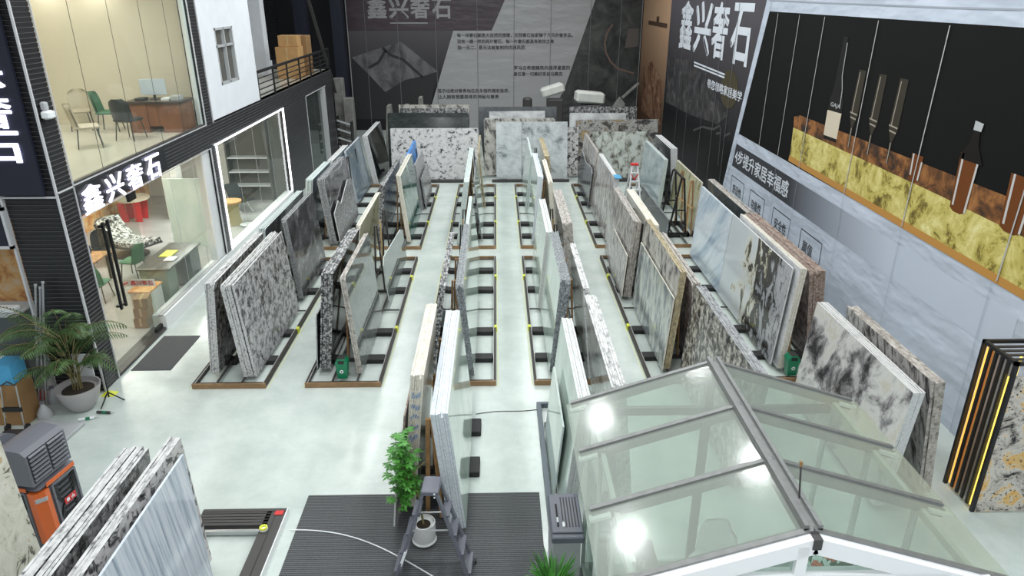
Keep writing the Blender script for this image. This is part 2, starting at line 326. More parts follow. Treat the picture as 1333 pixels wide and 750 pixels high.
def text(name, body, org, w, h, basis, mat_, parent=None, ext=.004, bold=0.0):
    c = bpy.data.curves.new(name, 'FONT'); c.body = body; c.size = 1; c.extrude = .01; c.resolution_u = 2
    t = bpy.data.objects.new(name, c); COL.objects.link(t); bpy.context.view_layer.update()
    me = bpy.data.meshes.new_from_object(t.evaluated_get(bpy.context.evaluated_depsgraph_get()))
    bpy.data.objects.remove(t); bpy.data.curves.remove(c)
    if bold:                                             # heavier strokes: the same outline repeated a hair to each side
        bm = bmesh.new(); bm.from_mesh(me); g0 = bm.verts[:]+bm.edges[:]+bm.faces[:]
        k_ = math.ceil(bold/.022)
        for dx, dy in [(bold*i/k_, bold*j/k_) for i in range(k_+1) for j in range(k_+1) if i+j]:
            r_ = bmesh.ops.duplicate(bm, geom=g0)
            bmesh.ops.translate(bm, verts=[v for v in r_['geom'] if isinstance(v, bmesh.types.BMVert)], vec=(dx, dy, .0004*(dx+dy)/bold))
        bm.to_mesh(me); bm.free()
    xs = [v.co.x for v in me.vertices]; ys = [v.co.y for v in me.vertices]
    x0, y0 = min(xs), min(ys); sx = w/(max(xs)-x0); sy = (h/(max(ys)-y0)) if h else sx
    X_, Y_ = Vector(BX[basis][0]), Vector(BX[basis][1]); Z_ = X_.cross(Y_)
    for v in me.vertices: v.co = X_*((v.co.x-x0)*sx)+Y_*((v.co.y-y0)*sy)+Z_*((v.co.z/.01)*ext)
    me.materials.clear(); me.materials.append(mat_); me.name = name
    o = bpy.data.objects.new(name, me); COL.objects.link(o); o.location = org; o.parent = parent
    return o
# ================================================================= THE SETTING
o = MB().add([(-16,-2,0),(9,-2,0),(9,42,0),(-16,42,0)], [(0,1,2,3)]).build('floor', M['floor']); tag(o, kind='structure')
struct('wall_right', MB().box(7.83, 8.1, -2, 40.4, 0, 9.5), M['wallwhite'])
struct('wall_back', MB().box(-12, 8.1, 40.05, 40.35, 0, 9.5), M['clad'])
XF = -7.48
CLAD = [M['clad'], plain('cladding_lip', (.10, .10, .105), .4)]
def ribs(x, y0, y1, z0, z1, p=.078, d=.016, axis='x', back=.2):
    """horizontal-ribbed cladding panel facing +x (axis x, along y) or -y (axis y, along x)"""
    prof = [(-back, z0), (0, z0)]; z = z0; lip = set()
    while z < z1-.03:
        zz = min(z+p, z1); prof += [(d, z+.012), (d, zz-.012)]; lip.add(len(prof)-1); prof += [(0, zz-.004)]; z = zz
    prof += [(0, z1), (-back, z1)]
    f_ = (lambda q, k: (x+q[0]-d, y1 if k else y0, q[1])) if axis == 'x' else (lambda q, k: (y1 if k else y0, x-q[0]+d, q[1]))
    b_ = MB().prism(prof, f_)
    for i in lip: b_.mi[2+i] = 1
    return b_
struct('wall_facade_band', ribs(XF, 11.95, 33.6, 3.29, 3.86), CLAD)
struct('wall_facade_pier', ribs(XF, 11.95, 12.42, 0, 3.29), CLAD)
struct('wall_facade_pier_upper', ribs(XF, 11.95, 12.40, 3.86, 7.6), CLAD)
struct('wall_facade_pier_between', ribs(XF, 18.70, 19.06, .34, 3.29), CLAD)
struct('wall_facade_strip_upper', ribs(XF, 18.62, 19.14, 3.86, 7.6), CLAD)
struct('wall_facade_side', ribs(XF, 25.58, 28.74, 0, 3.29), CLAD)
struct('wall_facade_end', ribs(XF, 32.25, 33.6, 0, 3.29), CLAD)
struct('wall_corner_front', ribs(11.92, -8.38, -7.5, 0, 7.6, axis='y', back=.15), CLAD)
struct('wall_plinth', MB().box(-7.75, XF+.02, 14.62, 25.58, 0, .34), M['white'])
# silver trims along the black cladding
t = MB()
t.box(XF-.015, XF+.02, 11.885, 11.92, 0, 7.6).box(-8.43, XF+.02, 11.87, 11.9, 3.79, 3.82).box(XF, XF+.02, 11.9, 12.42, 3.85, 3.875)
struct('trim_1', t, M['trim'])
struct('trim_2', MB().box(XF, XF+.02, 12.405, 12.425, 0, 7.6).box(XF, XF+.02, 12.4, 18.64, 3.262, 3.28).box(XF, XF+.02, 12.4, 18.62, 3.865, 3.885), M['trim'])
struct('trim_3', MB().box(XF, XF+.025, 18.66, 18.7, .34, 3.27).box(XF, XF+.025, 18.62, 18.65, 3.86, 7.6).box(XF, XF+.025, 19.12, 19.15, 3.86, 7.6), M['trim'])
struct('trim_4', MB().box(-8.43, -8.39, 11.86, 11.92, 0, 3.8), M['trim'])
struct('trim_5', MB().box(XF, XF+.02, 28.72, 28.75, .0, 3.29).box(XF, XF+.02, 28.72, 32.2, 3.27, 3.3), M['trim'])
# upper office: floor, walls behind the glass
struct('floor_upper', MB().box(-12, XF-.03, 11.95, 33.6, 3.66, 3.86), M['officefloor'])
struct('wall_office_back', MB().box(-12, XF-.06, 19.0, 19.14, 3.86, 7.7), M['office'])
struct('wall_office_side', MB().box(-12, -11.85, 12.0, 19.0, 3.86, 7.7), M['office'])
struct('wall_office_front', MB().box(-12, -7.7, 11.98, 12.1, 3.86, 7.7), M['office'])
struct('ceiling_office', MB().box(-12, -7.5, 12.0, 23.2, 7.7, 7.8), M['office'])
struct('baseboard_office', MB().box(-11.85, XF-.06, 18.98, 19.0, 3.86, 3.95), M['office'])
w = MB().box(XF-.05, XF-.035, 12.42, 18.6, 3.9, 7.65)
wo = struct('window_1', w, M['shopglass'])
j = MB()
for y in (13.55, 14.9, 16.2, 17.4): j.box(XF-.034, XF-.030, y, y+.012, 3.92, 7.6)
j.box(XF-.08, XF-.0, 12.4, 18.62, 3.86, 3.92, 0)
j.build('glass_joint', M['dsteel'], wo)
MB().box(-7.62, XF-.055, 18.5, 18.98, 3.9, 7.65).build('window_jamb', M['white'], wo)
# white rendered box with a small window
struct('wall_white_box', MB().box(-7.7, XF, 19.15, 20.18, 3.9, 7.7).box(-7.7, XF, 21.56, 23.22, 3.9, 7.7).box(-7.7, XF, 20.18, 21.56, 3.9, 4.70).box(-7.7, XF, 20.18, 21.56, 6.16, 7.7).box(-11, -7.7, 23.05, 23.22, 3.9, 7.7), M['wallwhite'])
w2 = struct('window_2', MB().box(-7.58, -7.56, 20.18, 21.56, 4.7, 6.16), plain('dim_window_glass', (.10, .095, .08), .1))
f = MB()
for y in (20.18, 20.85, 21.50): f.box(-7.56, XF+.01, y, y+.06, 4.7, 6.16)
for z in (4.70, 5.66, 6.10): f.box(-7.56, XF+.01, 20.18, 21.56, z, z+.06)
f.build('window_frame', M['lgrey'], w2)
# ground floor showroom shell
struct('floor_showroom', MB().box(-14.5, -7.75, 12.0, 28.7, .0, .06), M['showfloor'])
struct('ceiling_showroom', MB().box(-14.5, -7.7, 12.0, 33.5, 3.34, 3.5), M['office'])
struct('wall_showroom_back', MB().box(-13.1, -12.9, 12.0, 28.7, .06, 3.34), M['orangewall'])
struct('wall_showroom_end', MB().box(-14.3, -7.7, 26.0, 26.15, .06, 3.34), M['showwall'])
struct('wall_showroom_column', MB().box(-10.9, -10.4, 22.9, 23.3, .06, 3.34), M['showwall'])
struct('trim_6', MB().box(XF-.25, XF-.06, 18.2, 18.69, .34, 3.28), M['white'])
w3 = struct('window_3', MB().box(XF-.1, XF-.085, 14.62, 18.68, .34, 3.27), M['shopglass'])
j = MB().box(XF-.13, XF-.03, 14.6, 18.7, .32, .37, 0)
for y in (16.3, 17.6): j.box(XF-.084, XF-.080, y, y+.012, .36, 3.26)
j.build('glass_joint', M['lgrey'], w3)
w4 = struct('window_4', MB().box(XF-.1, XF-.085, 19.1, 25.5, .34, 3.3), M['shopglass'])
j = MB()
for y in (20.7, 22.3, 23.9): j.box(XF-.084, XF-.080, y, y+.012, .36, 3.28)
j.build('glass_joint', M['lgrey'], w4)
tag(MB().box(XF-.03, XF+.025, 19.07, 19.115, .36, 3.31).box(XF-.03, XF+.025, 25.50, 25.545, .36, 3.31).box(XF-.03, XF+.025, 19.07, 25.545, 3.27, 3.31).build('light_strip', M['led']),
    'white glowing light strip framing the showroom window past the black pier', 'light strip')
d1 = struct('door_1', MB().box(XF-.1, XF-.085, 12.45, 14.58, .06, 3.2), M['shopglass'])
h = MB()
for y in (13.02, 13.2): h.box(XF-.02, XF+.02, y, y+.05, 1.2, 3.0)
h.box(XF-.09, XF+.01, 13.02, 13.25, 1.25, 1.29).box(XF-.09, XF+.01, 13.02, 13.25, 2.9, 2.94)
h.build('door_handle', M['black'], d1)
MB().box(XF-.12, XF-.06, 12.44, 12.6, 2.55, 2.7).box(XF-.12, XF-.06, 14.3, 14.6, 3.05, 3.22).box(XF-.12, XF-.06, 14.3, 14.6, .06, .16).build('door_hinge', M['black'], d1)
dl = MB().box(-8.5, XF-.12, 14.56, 14.572, .06, 3.2).build('side_leaf', M['shopglass'], d1)
st = MB().box(-8.27, XF-.02, 14.54, 14.548, 1.09, 1.25).build('door_sticker', plain('sticker_white', (.7, .68, .66), .5), d1)
text('sticker_lettering', '鑫兴奢石', (-8.02, 14.537, 1.115), .48, .105, 'wall', M['red'], st, .001, .03)
MB().prism([(-8.2,1.15),(-8.17,1.12),(-8.09,1.15),(-8.07,1.21),(-8.12,1.16)], lambda q, k: (q[0], 14.538-k*.002, q[1])).build('sticker_emblem', M['red'], st)
tag(MB().box(XF-.3, XF+.0, 12.45, 14.6, 0, .065).build('door_threshold', M['dsteel']), kind='structure')
d2 = struct('door_2', MB().box(XF-.12, XF-.10, 28.78, 32.15, .0, 3.27), glass('door_glass_dim', (.55, .60, .57), .18, (.22, .26, .24)))
MB().box(XF-.12, XF-.0, 31.6, 32.15, .0, 3.27).build('door_frame', M['lgrey'], d2)
struct('wall_far_room', MB().box(-9.2, -9.0, 28.7, 33.5, 0, 3.34), M['showwall'])
# front shop opening at the street side of the corner
struct('floor_shop', MB().box(-10.6, -8.4, 11.95, 13.6, .0, .05), M['showfloor'])
struct('wall_shop_back', MB().box(-11, -8.42, 13.6, 13.7, .05, 3.8), M['orangewall'])
# sign board with lit characters on the front of the corner pillar
sb = tag(MB().box(-9.9, -7.62, 11.80, 11.87, 3.86, 7.6).build('sign_board', M['navy']), 'tall navy sign board with three lit white characters on the corner pillar', 'sign')
for ch, z in (('兴', 5.62), ('奢', 4.98), ('石', 4.42)):
    ch_w = .74
    text('lit_character', ch, (-8.52, 11.79, z), ch_w, .52, 'wall', M['letter'], sb, .012, .035)
fr = tag(MB().box(-9.6, -8.42, 11.80, 11.84, 2.95, 3.62).build('rimmed_sign', M['navy']), 'small dark sign panel with white rim above the shop counter', 'sign')
MB().box(-9.6, -8.38, 11.78, 11.85, 3.6, 3.65).box(-8.43, -8.38, 11.78, 11.85, 2.92, 3.65).box(-9.6, -8.38, 11.78, 11.85, 2.92, 2.97).build('sign_rim', M['trim'], fr)
fs = tag(MB().box(XF-.02, XF+.004, 12.45, 16.1, 3.32, 3.8).build('fascia_sign', M['clad']), 'black fascia sign with four lit white characters above the glass door', 'sign')
for i, ch in enumerate('鑫兴奢石'):
    text('lit_character', ch, (XF+.03, 12.55+i*.84, 3.28), .66, .50, 'left', M['letter'], fs, .012, .02)
# terrace behind the white box
rl = thing('terrace_railing', 'black metal terrace railing with five rails above the black facade', 'railing', (XF, 23.3, 3.9))
p_ = MB()
for i in range(5): p_.box(-.05, -.02, 0, 10.3, .1+i*.17, .13+i*.17)
p_.box(-.06, 0, 0, 10.3, .82, .87).build('rail', M['black'], rl)
for i in range(7): MB().box(-.06, -.01, i*1.7, i*1.7+.05, -.03, .85).build('post', M['black'], rl)
struct('wall_terrace_back', ribs(-11.5, 23.2, 40, 3.86, 9, axis='x'), CLAD)
for i, (x, y, m_) in enumerate(((-9.9, 31.6, 'wallwhite'), (-9.0, 25.2, 'navy'), (-9.3, 36.5, 'navy'), (-8.0, 38.6, 'navy'))):
    struct('wall_column', MB().box(x-.28, x+.28, y-.28, y+.28, 0 if y > 33.6 else 3.86, 9.2), M[m_])
struct('trim_brace', MB().bar((-8.6, 33.9, 8.5), (-7.3, 35.5, .4), .12), M['dsteel'])
for i, (x, y, z, a, b_, h_, mm, lb) in enumerate((
    (-8.25, 30.0, 3.86, .9, .8, 1.2, 'cartonl', 'tall tan carton standing on the terrace behind the railing'),
    (-8.2, 30.0, 5.068, .75, .6, .42, 'cartonl', 'tan carton on top of the tall terrace carton'),
    (-8.15, 31.4, 3.86, .7, .8, 1.55, 'carton', 'darker brown carton behind the tall terrace carton'))):
    c_ = tag(MB().cbox(x-a/2, x+a/2, y-b_/2, y+b_/2, z, z+h_, .01).build('cardboard_box', M[mm]), lb, 'box', 'cartons on the terrace')
    MB().box(x-.03, x+.03, y-b_/2-.003, y+b_/2+.003, z+.02, z+h_+.003).build('packing_tape', M['cartonl' if mm == 'carton' else 'lightwood'], c_)
# ================================================================= PRINTED BANNERS
W = 7.8
def rwp(p, l=0): return (W-.004*l, p[0], p[1])
def bwp(p, l=0): return (p[0], 40-.004*l, p[1])
def flat(name, polys, mats, par, fn, l):
    b_ = MB()
    for k, poly in enumerate(polys): b_.add([fn(q, l) for q in poly], [tuple(range(len(poly)))], 0)
    return b_.build(name, mats, par)
def strips(name, lines, wd_, mats, par, fn, l):
    if name in ('banner_seam', 'printed_glint') and len(lines) > 1: return [strips(name, [k_], wd_, mats, par, fn, l) for k_ in lines][0]
    b_ = MB()
    for ln in lines:
        for (a0, a1), (b0, b1) in zip(ln, ln[1:]):
            d = Vector((b0-a0, b1-a1)); n_ = Vector((-d.y, d.x)).normalized()*wd_/2
            b_.add([fn((a0+n_.x, a1+n_.y), l), fn((b0+n_.x, b1+n_.y), l), fn((b0-n_.x, b1-n_.y), l), fn((a0-n_.x, a1-n_.y), l)], [(0,1,2,3)])
    return b_.build(name, mats, par)
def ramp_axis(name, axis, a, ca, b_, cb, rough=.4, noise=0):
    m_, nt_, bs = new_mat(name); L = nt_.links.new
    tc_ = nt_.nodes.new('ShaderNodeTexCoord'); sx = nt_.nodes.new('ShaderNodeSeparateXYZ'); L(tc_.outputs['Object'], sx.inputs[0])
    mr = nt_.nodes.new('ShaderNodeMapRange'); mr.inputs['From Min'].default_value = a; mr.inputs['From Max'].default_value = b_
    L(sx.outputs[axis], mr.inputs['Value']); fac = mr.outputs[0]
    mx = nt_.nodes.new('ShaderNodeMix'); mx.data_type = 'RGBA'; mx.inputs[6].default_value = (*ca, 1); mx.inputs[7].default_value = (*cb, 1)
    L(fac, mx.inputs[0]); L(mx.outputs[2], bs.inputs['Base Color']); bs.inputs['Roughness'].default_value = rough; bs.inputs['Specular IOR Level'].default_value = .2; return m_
def vinyl(name, c, rough=.4, bump=.25):
    m_, nt_, bs = new_mat(name); L = nt_.links.new
    bs.inputs['Base Color'].default_value = (*c, 1); bs.inputs['Roughness'].default_value = rough
    tc_ = nt_.nodes.new('ShaderNodeTexCoord'); mp = nt_.nodes.new('ShaderNodeMapping'); mp.inputs['Scale'].default_value = (.5, .5, 1.3)
    n_ = nt_.nodes.new('ShaderNodeTexNoise'); n_.inputs['Scale'].default_value = 1.2; n_.inputs['Detail'].default_value = 3
    L(tc_.outputs['Object'], mp.inputs[0]); L(mp.outputs[0], n_.inputs['Vector'])
    bp_ = nt_.nodes.new('ShaderNodeBump'); bp_.inputs['Strength'].default_value = bump; bp_.inputs['Distance'].default_value = .25
    L(n_.outputs['Fac'], bp_.inputs['Height']); L(bp_.outputs['Normal'], bs.inputs['Normal']); return m_
PB = vinyl('pale_blue_vinyl', (.52, .575, .67), .42, .55)
BK = plain('print_black', (.007, .007, .007), .75, spec=.12)
rb = tag(MB().add([rwp((-2, 0)), rwp((34, 0)), rwp((34, 9.4)), rwp((-2, 9.4))], [(0,1,2,3)]).build('printed_banner', PB),
         'huge pale blue printed banner with glowing bar counter along the side wall', 'banner')
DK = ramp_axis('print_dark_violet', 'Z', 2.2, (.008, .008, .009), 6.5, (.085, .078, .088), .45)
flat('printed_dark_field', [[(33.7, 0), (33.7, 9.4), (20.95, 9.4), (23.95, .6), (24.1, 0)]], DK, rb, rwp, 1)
flat('printed_brown_panel', [[(33.7, 0), (39.98, 0), (39.98, 9.4), (33.7, 9.4)]], ramp_axis('print_brown', 'Z', 1.5, (.08, .04, .022), 6, (.46, .29, .18), .5), rb, rwp, 1)
flat('printed_rust_rock', [[(34.0, 1.2), (38.8, 1.2), (38.9, 3.4), (37, 3.9), (34.5, 3.2)]], stone('print_rust', [(.35, (.03, .015, .01)), (.5, (.18, .08, .04)), (.65, (.32, .2, .13))], 1.6, detail=9, dist=1, rough=.5, rnd=False), rb, rwp, 2)
flat('printed_shelf_items', [[(34.2, 5.55), (38.5, 5.55), (38.5, 5.75), (34.2, 5.75)], [(36, 5.75), (36.6, 5.75), (36.6, 6.0), (36, 6.0)]], plain('print_umber', (.07, .035, .02), .5), rb, rwp, 2)
flat('printed_rock_photo', [[(33.4, 2.4), (33.4, 4.3), (29.6, 4.55), (26.5, 3.9), (24.2, 3.2), (25.2, 2.75), (29, 2.5)]], stone('print_grey_rock', [(.35, (.012, .012, .013)), (.52, (.045, .042, .044)), (.68, (.12, .115, .115))], 1.3, detail=9, dist=1.5, rough=.5, rnd=False), rb, rwp, 2)
flat('printed_black_field', [[(22.85, 2.84), (21.52, 6.54), (6.0, 6.54), (6.0, 2.84)]], BK, rb, rwp, 1)
olv = [(24.35+.95*math.cos(a*math.pi/12), 4.05+.62*math.sin(a*math.pi/12)) for a in range(24)]
flat('printed_olive_disc', [olv], plain('print_olive', (.055, .045, .02), .5), rb, rwp, 3)
onyx = stone('print_backlit_onyx', [(.30, (.05, .035, .008)), (.41, (.20, .15, .03)), (.47, (.50, .42, .10)), (.58, (.68, .60, .22)), (.72, (.85, .80, .45))], 2.0, (1, 1, 1), .3, 12, .45, rough=.45, rnd=False, rgh=.74)
flat('printed_counter_front', [[(18.62, 3.02), (18.66, 3.76), (14.7, 3.74), (12, 3.72), (9.2, 3.66), (6, 3.6), (6, 2.9), (9.5, 2.93)]], onyx, rb, rwp, 3)
top = stone('print_amber_top', [(.38, (.03, .015, .008)), (.48, (.16, .06, .015)), (.6, (.34, .14, .04)), (.75, (.42, .22, .09))], 2.2, detail=8, dist=.9, rough=.5, rnd=False)
flat('printed_counter_top', [[(18.66, 3.76), (18.72, 4.03), (18.36, 4.12), (6, 4.15), (6, 3.6), (9.2, 3.66), (12, 3.72), (14.7, 3.74)]], top, rb, rwp, 2)
flat('printed_gold_rim', [[(18.66, 2.88), (18.64, 3.03), (9.5, 2.95), (6, 2.92), (6, 2.78), (9.49, 2.81)]], plain('print_gold', (.50, .25, .06), .45), rb, rwp, 4)
# bottle, flutes and tumblers of the printed photo
bt = flat('printed_bottle', [[(16.82, 3.82), (16.18, 3.84), (16.15, 4.75), (16.3, 5.05), (16.38, 5.25), (16.46, 6.12), (16.66, 6.12), (16.70, 5.25), (16.75, 5.0), (16.85, 4.7)]], plain('print_bottle', (.018, .018, .017), .6, spec=.1), rb, rwp, 3)
flat('printed_label', [[(16.86, 3.9), (16.16, 3.92), (16.14, 4.5), (16.86, 4.48)]], plain('print_label', (.62, .54, .42), .5), bt, rwp, 4)
strips('printed_glint', [[(16.44, 6.0), (16.42, 5.3), (16.3, 5.0), (16.28, 4.62)]], .03, M['lgrey'], bt, rwp, 4)
text('printed_lettering', 'GAJA', (W-.016, 16.75, 4.56), .5, .12, 'right', M['lgrey'], bt, .001, .02)
for y in (15.55, 14.68, 13.88):
    fl = flat('printed_flute', [[(y+.2, 4.55), (y+.14, 5.5), (y-.16, 5.5), (y-.14, 4.55), (y-.02, 4.30), (y-.02, 3.86), (y+.06, 3.86), (y+.06, 4.30)]], plain('print_flute', (.045, .040, .03), .6, spec=.1), rb, rwp, 3)
    strips('printed_glint', [[(y+.12, 4.6), (y+.07, 5.45)], [(y+.2, 4.6), (y-.12, 4.58)], [(y+.16, 4.5), (y-.1, 4.48)], [(y+.02, 4.28), (y+.02, 3.86)]], .03, plain('print_glint', (.35, .31, .25), .5), fl, rwp, 4)
for y, h0, h1, wv in ((12.9, 3.80, 4.25, .38), (11.45, 3.62, 4.55, .50), (10.15, 3.68, 4.5, .55)):
    fl = flat('printed_tumbler', [[(y+wv*.42, h0), (y+wv*.2, h0-.05), (y-wv*.2, h0-.05), (y-wv*.42, h0), (y-wv/2, h1), (y+wv/2, h1)]], plain('print_whisky', (.15, .05, .015), .6, spec=.1), rb, rwp, 4)
    strips('printed_glint', [[(y+wv*.28, h0+.05), (y+wv*.34, h1)], [(y-wv*.40, h0), (y-wv*.46, h1-.1)]], .05, plain('print_glint_pale', (.55, .52, .5), .5), fl, rwp, 5)
nk = flat('printed_decanter', [[(11.75, 4.45), (11.1, 4.45), (11.3, 4.72), (11.36, 5.0), (11.5, 5.0), (11.55, 4.72)]], plain('print_decanter', (.014, .012, .011), .6, spec=.1), rb, rwp, 5)
flat('printed_stopper', [[(11.52, 4.95), (11.32, 4.95), (11.3, 5.08), (11.52, 5.1)]], M['lgrey'], nk, rwp, 6)
strips('printed_furniture', [[(28.2, 2.0), (27.0, 2.35), (25.6, 2.5), (24.9, 2.75), (24.6, 2.55), (25.2, 2.42)], [(24.7, 2.5), (24.6, 1.4)], [(24.3, 2.5), (23.7, 2.7)]], .09, plain('print_furniture', (.06, .06, .06), .5), rb, rwp, 3)
flat('printed_diagonal', [[(20.95, 9.4), (20.75, 9.4), (21.5, 6.56), (22.9, 2.75), (23.75, .6), (23.95, .6)]], PB, rb, rwp, 2)
BAND = ramp_axis('print_fading_band', 'Y', 18.4, (.05, .052, .06), 13.2, (.52, .575, .67), .42)
flat('printed_band', [[(22.95, 2.5), (23.16, 1.74), (9.5, 1.80), (9.5, 2.5)]], BAND, rb, rwp, 1)
WHT = plain('print_white', (.68, .72, .78), .5); DKT = plain('print_ink', (.05, .05, .055), .5)
text('printed_headline', '4步提升家居幸福感', (W-.008, 22.95, 1.90), 4.55, .46, 'right', WHT, rb, .001, .025)
for (y, s_) in ((23.02, '舒适性'), (21.18, '功能性'), (19.22, '安全性'), (17.24, '颜值')):
    bx = strips('printed_box', [[(y, 1.44), (y-1.25, 1.44)], [(y, 1.44), (y, .55)], [(y-1.25, 1.44), (y-1.25, .55)], [(y, .55), (y-1.25, .55)]], .03, DKT, rb, rwp, 1)
    text('printed_caption', s_, (W-.005, y-.2, .92), .85 if len(s_) > 2 else .6, .3, 'right', DKT, bx, .001, .02)
for ch, ya, yb in (('鑫', 31.75, 29.75), ('兴', 29.45, 27.1), ('奢', 26.95, 25.1), ('石', 24.75, 22.75)):
    text('printed_character', ch, (W-.016, ya, 4.88), ya-yb, 1.86, 'right', WHT, rb, .001, .045)
strips('printed_rule', [[(29.02, 4.52), (24.96, 4.46)], [(29.0, 4.40), (24.96, 4.36)]], .06, WHT, rb, rwp, 4)
text('printed_caption', '带您领略家居美学', (W-.018, 26.9, 3.80), 3.95, .33, 'right', WHT, rb, .001, .03)
seams = [[(y, 0), (y, 9.4)] for y in (33.65, 31.0, 29.4, 27.2, 25.7, 24.2)]
strips('banner_seam', seams, .03, plain('seam_dim', (.16, .16, .17), .5), rb, rwp, 7)
strips('banner_seam', [[(y, 2.86), (y-.12, 6.5)] for y in (20.9, 19.4, 17.9, 15.35, 12.9, 10.1)], .03, plain('seam_pale', (.45, .44, .43), .5), rb, rwp, 7)
strips('banner_seam', [[(y, 0), (y, 2.8)] for y in (19.4, 17.9, 15.35, 12.9, 10.2)], .012, plain('seam_blue', (.36, .40, .47), .5), rb, rwp, 7)
strips('banner_hem', [[(21.7, 6.83), (17, 6.80), (13.04, 6.78), (6, 6.80)]], .03, plain('hem', (.34, .37, .43), .5), rb, rwp, 3)
# ---- back wall banner
GV = vinyl('grey_vinyl', (.38, .375, .38), .28, .3)
bb = tag(MB().add([bwp((-7.85, 0)), bwp((7.75, 0)), bwp((7.75, 9.2)), bwp((-7.85, 9.2))], [(0,1,2,3)]).build('printed_banner', GV),
         'glossy grey printed banner with stone photographs covering the end wall', 'banner')
MAR = vinyl('maroon_vinyl', (.062, .044, .052), .35, .25)
flat('printed_maroon_field', [[(-7.8, 5.2), (-.22, 5.2), (.48, 6.7), (1.65, 9.2), (-7.8, 9.2)]], MAR, bb, bwp, 2)
flat('printed_dim_field', [[(-7.8, 0), (-3.95, 0), (-3.56, 1.34), (-2.25, 5.2), (-7.8, 5.2)]], ramp_axis('print_dim', 'Z', 2.0, (.020, .019, .021), 5.2, (.105, .098, .105), .4), bb, bwp, 1)
RK = stone('print_pale_rock', [(.35, (.05, .048, .05)), (.5, (.12, .115, .118)), (.68, (.19, .185, .19))], 1.4, (1, 1, 2), .3, 9, .9, rough=.5, rnd=False)
RK2 = plain('print_rock_edge', (.022, .021, .022), .5)
rk = flat('printed_split_rock', [[(-7.72, 3.85), (-6.1, 4.35), (-5.05, 4.65), (-3.15, 3.13), (-3.9, 2.9), (-4.9, 2.7), (-6.05, 2.05), (-6.9, 3.0)]], RK, bb, bwp, 2)
strips('printed_crack', [[(-6.05, 4.35), (-5.6, 3.95), (-5.0, 3.75), (-4.5, 3.3), (-4.0, 2.85)], [(-5.9, 4.2), (-6.3, 3.6), (-6.9, 3.3)]], .14, RK2, rk, bwp, 3)
flat('printed_rock_side', [[(-3.15, 3.13), (-3.9, 2.9), (-4.9, 2.7), (-6.05, 2.05), (-6.1, .6), (-3.8, .6)], [(-7.72, 3.85), (-6.9, 3.0), (-6.05, 2.05), (-6.1, .6), (-7.78, .6)]], RK2, rk, bwp, 3)
flat('printed_dark_photo', [[(3.2, 0), (3.22, 1.2), (3.74, 2.22), (5.22, 6.7), (6.05, 9.2), (7.72, 9.2), (7.72, 0)]], stone('print_dark_rock', [(.35, (.010, .011, .011)), (.52, (.040, .045, .043)), (.7, (.095, .095, .088))], .9, detail=9, dist=1.2, rough=.5, rnd=False), bb, bwp, 2)
strips('printed_arc', [[(6.2, 5.5), (5.92, 5.1), (5.82, 4.6), (5.9, 4.1), (6.2, 3.6), (6.6, 3.25), (7.5, 3.0)]], .09, plain('print_arc', (.16, .10, .08), .5), bb, bwp, 3)
flat('printed_hut', [[(6.9, 4.3), (7.6, 4.4), (7.6, 5.3), (7.05, 5.3)]], plain('print_hut', (.10, .085, .08), .5), bb, bwp, 3)
GT = plain('print_title', (.34, .33, .34), .5)
for ch, xa in (('鑫', -6.72), ('兴', -5.58), ('奢', -4.46), ('石', -3.34)):
    text('printed_character', ch, (xa, 39.98, 5.80), 1.02, 1.0, 'wall', GT, bb, .001, .045)
strips('printed_rule', [[(-5.55, 5.58), (-3.58, 5.58)]], .06, GT, bb, bwp, 4)
for s_, x0, x1, z in (('每一块奢石都是大自然的馈赠，天然奢石独家臻于凡间的奢侈品。', -2.06, 4.1, 4.86), ('没有一模一样的两片奢石，每一片奢石都具有绝世之美', -2.06, 3.1, 4.55), ('独一无二，是无法被复制的优雅风范', -2.05, 1.55, 4.24),
                      ('罗马古希腊建筑的雄浑皇室的', .96, 4.0, 3.2), ('曾任意一切美好来自马赛克', .96, 3.6, 2.88), ('显示出绝对尊贵地位及永恒的理念追求，', -3.19, .72, 2.0), ('让人拥有想要探寻的神秘与尊贵', -3.19, .14, 1.68)):
    text('printed_text', s_, (x0, 39.985, z), x1-x0, .215, 'wall', DKT, bb, .001, .03)
strips('banner_seam', [[(x, 0), (x+.03, 9.2)] for x in (-6.9, -5.2, -3.2, -1.0, .95, 2.9, 5.0, 6.6)], .025, plain('seam_grey', (.17, .17, .18), .5), bb, bwp, 7)
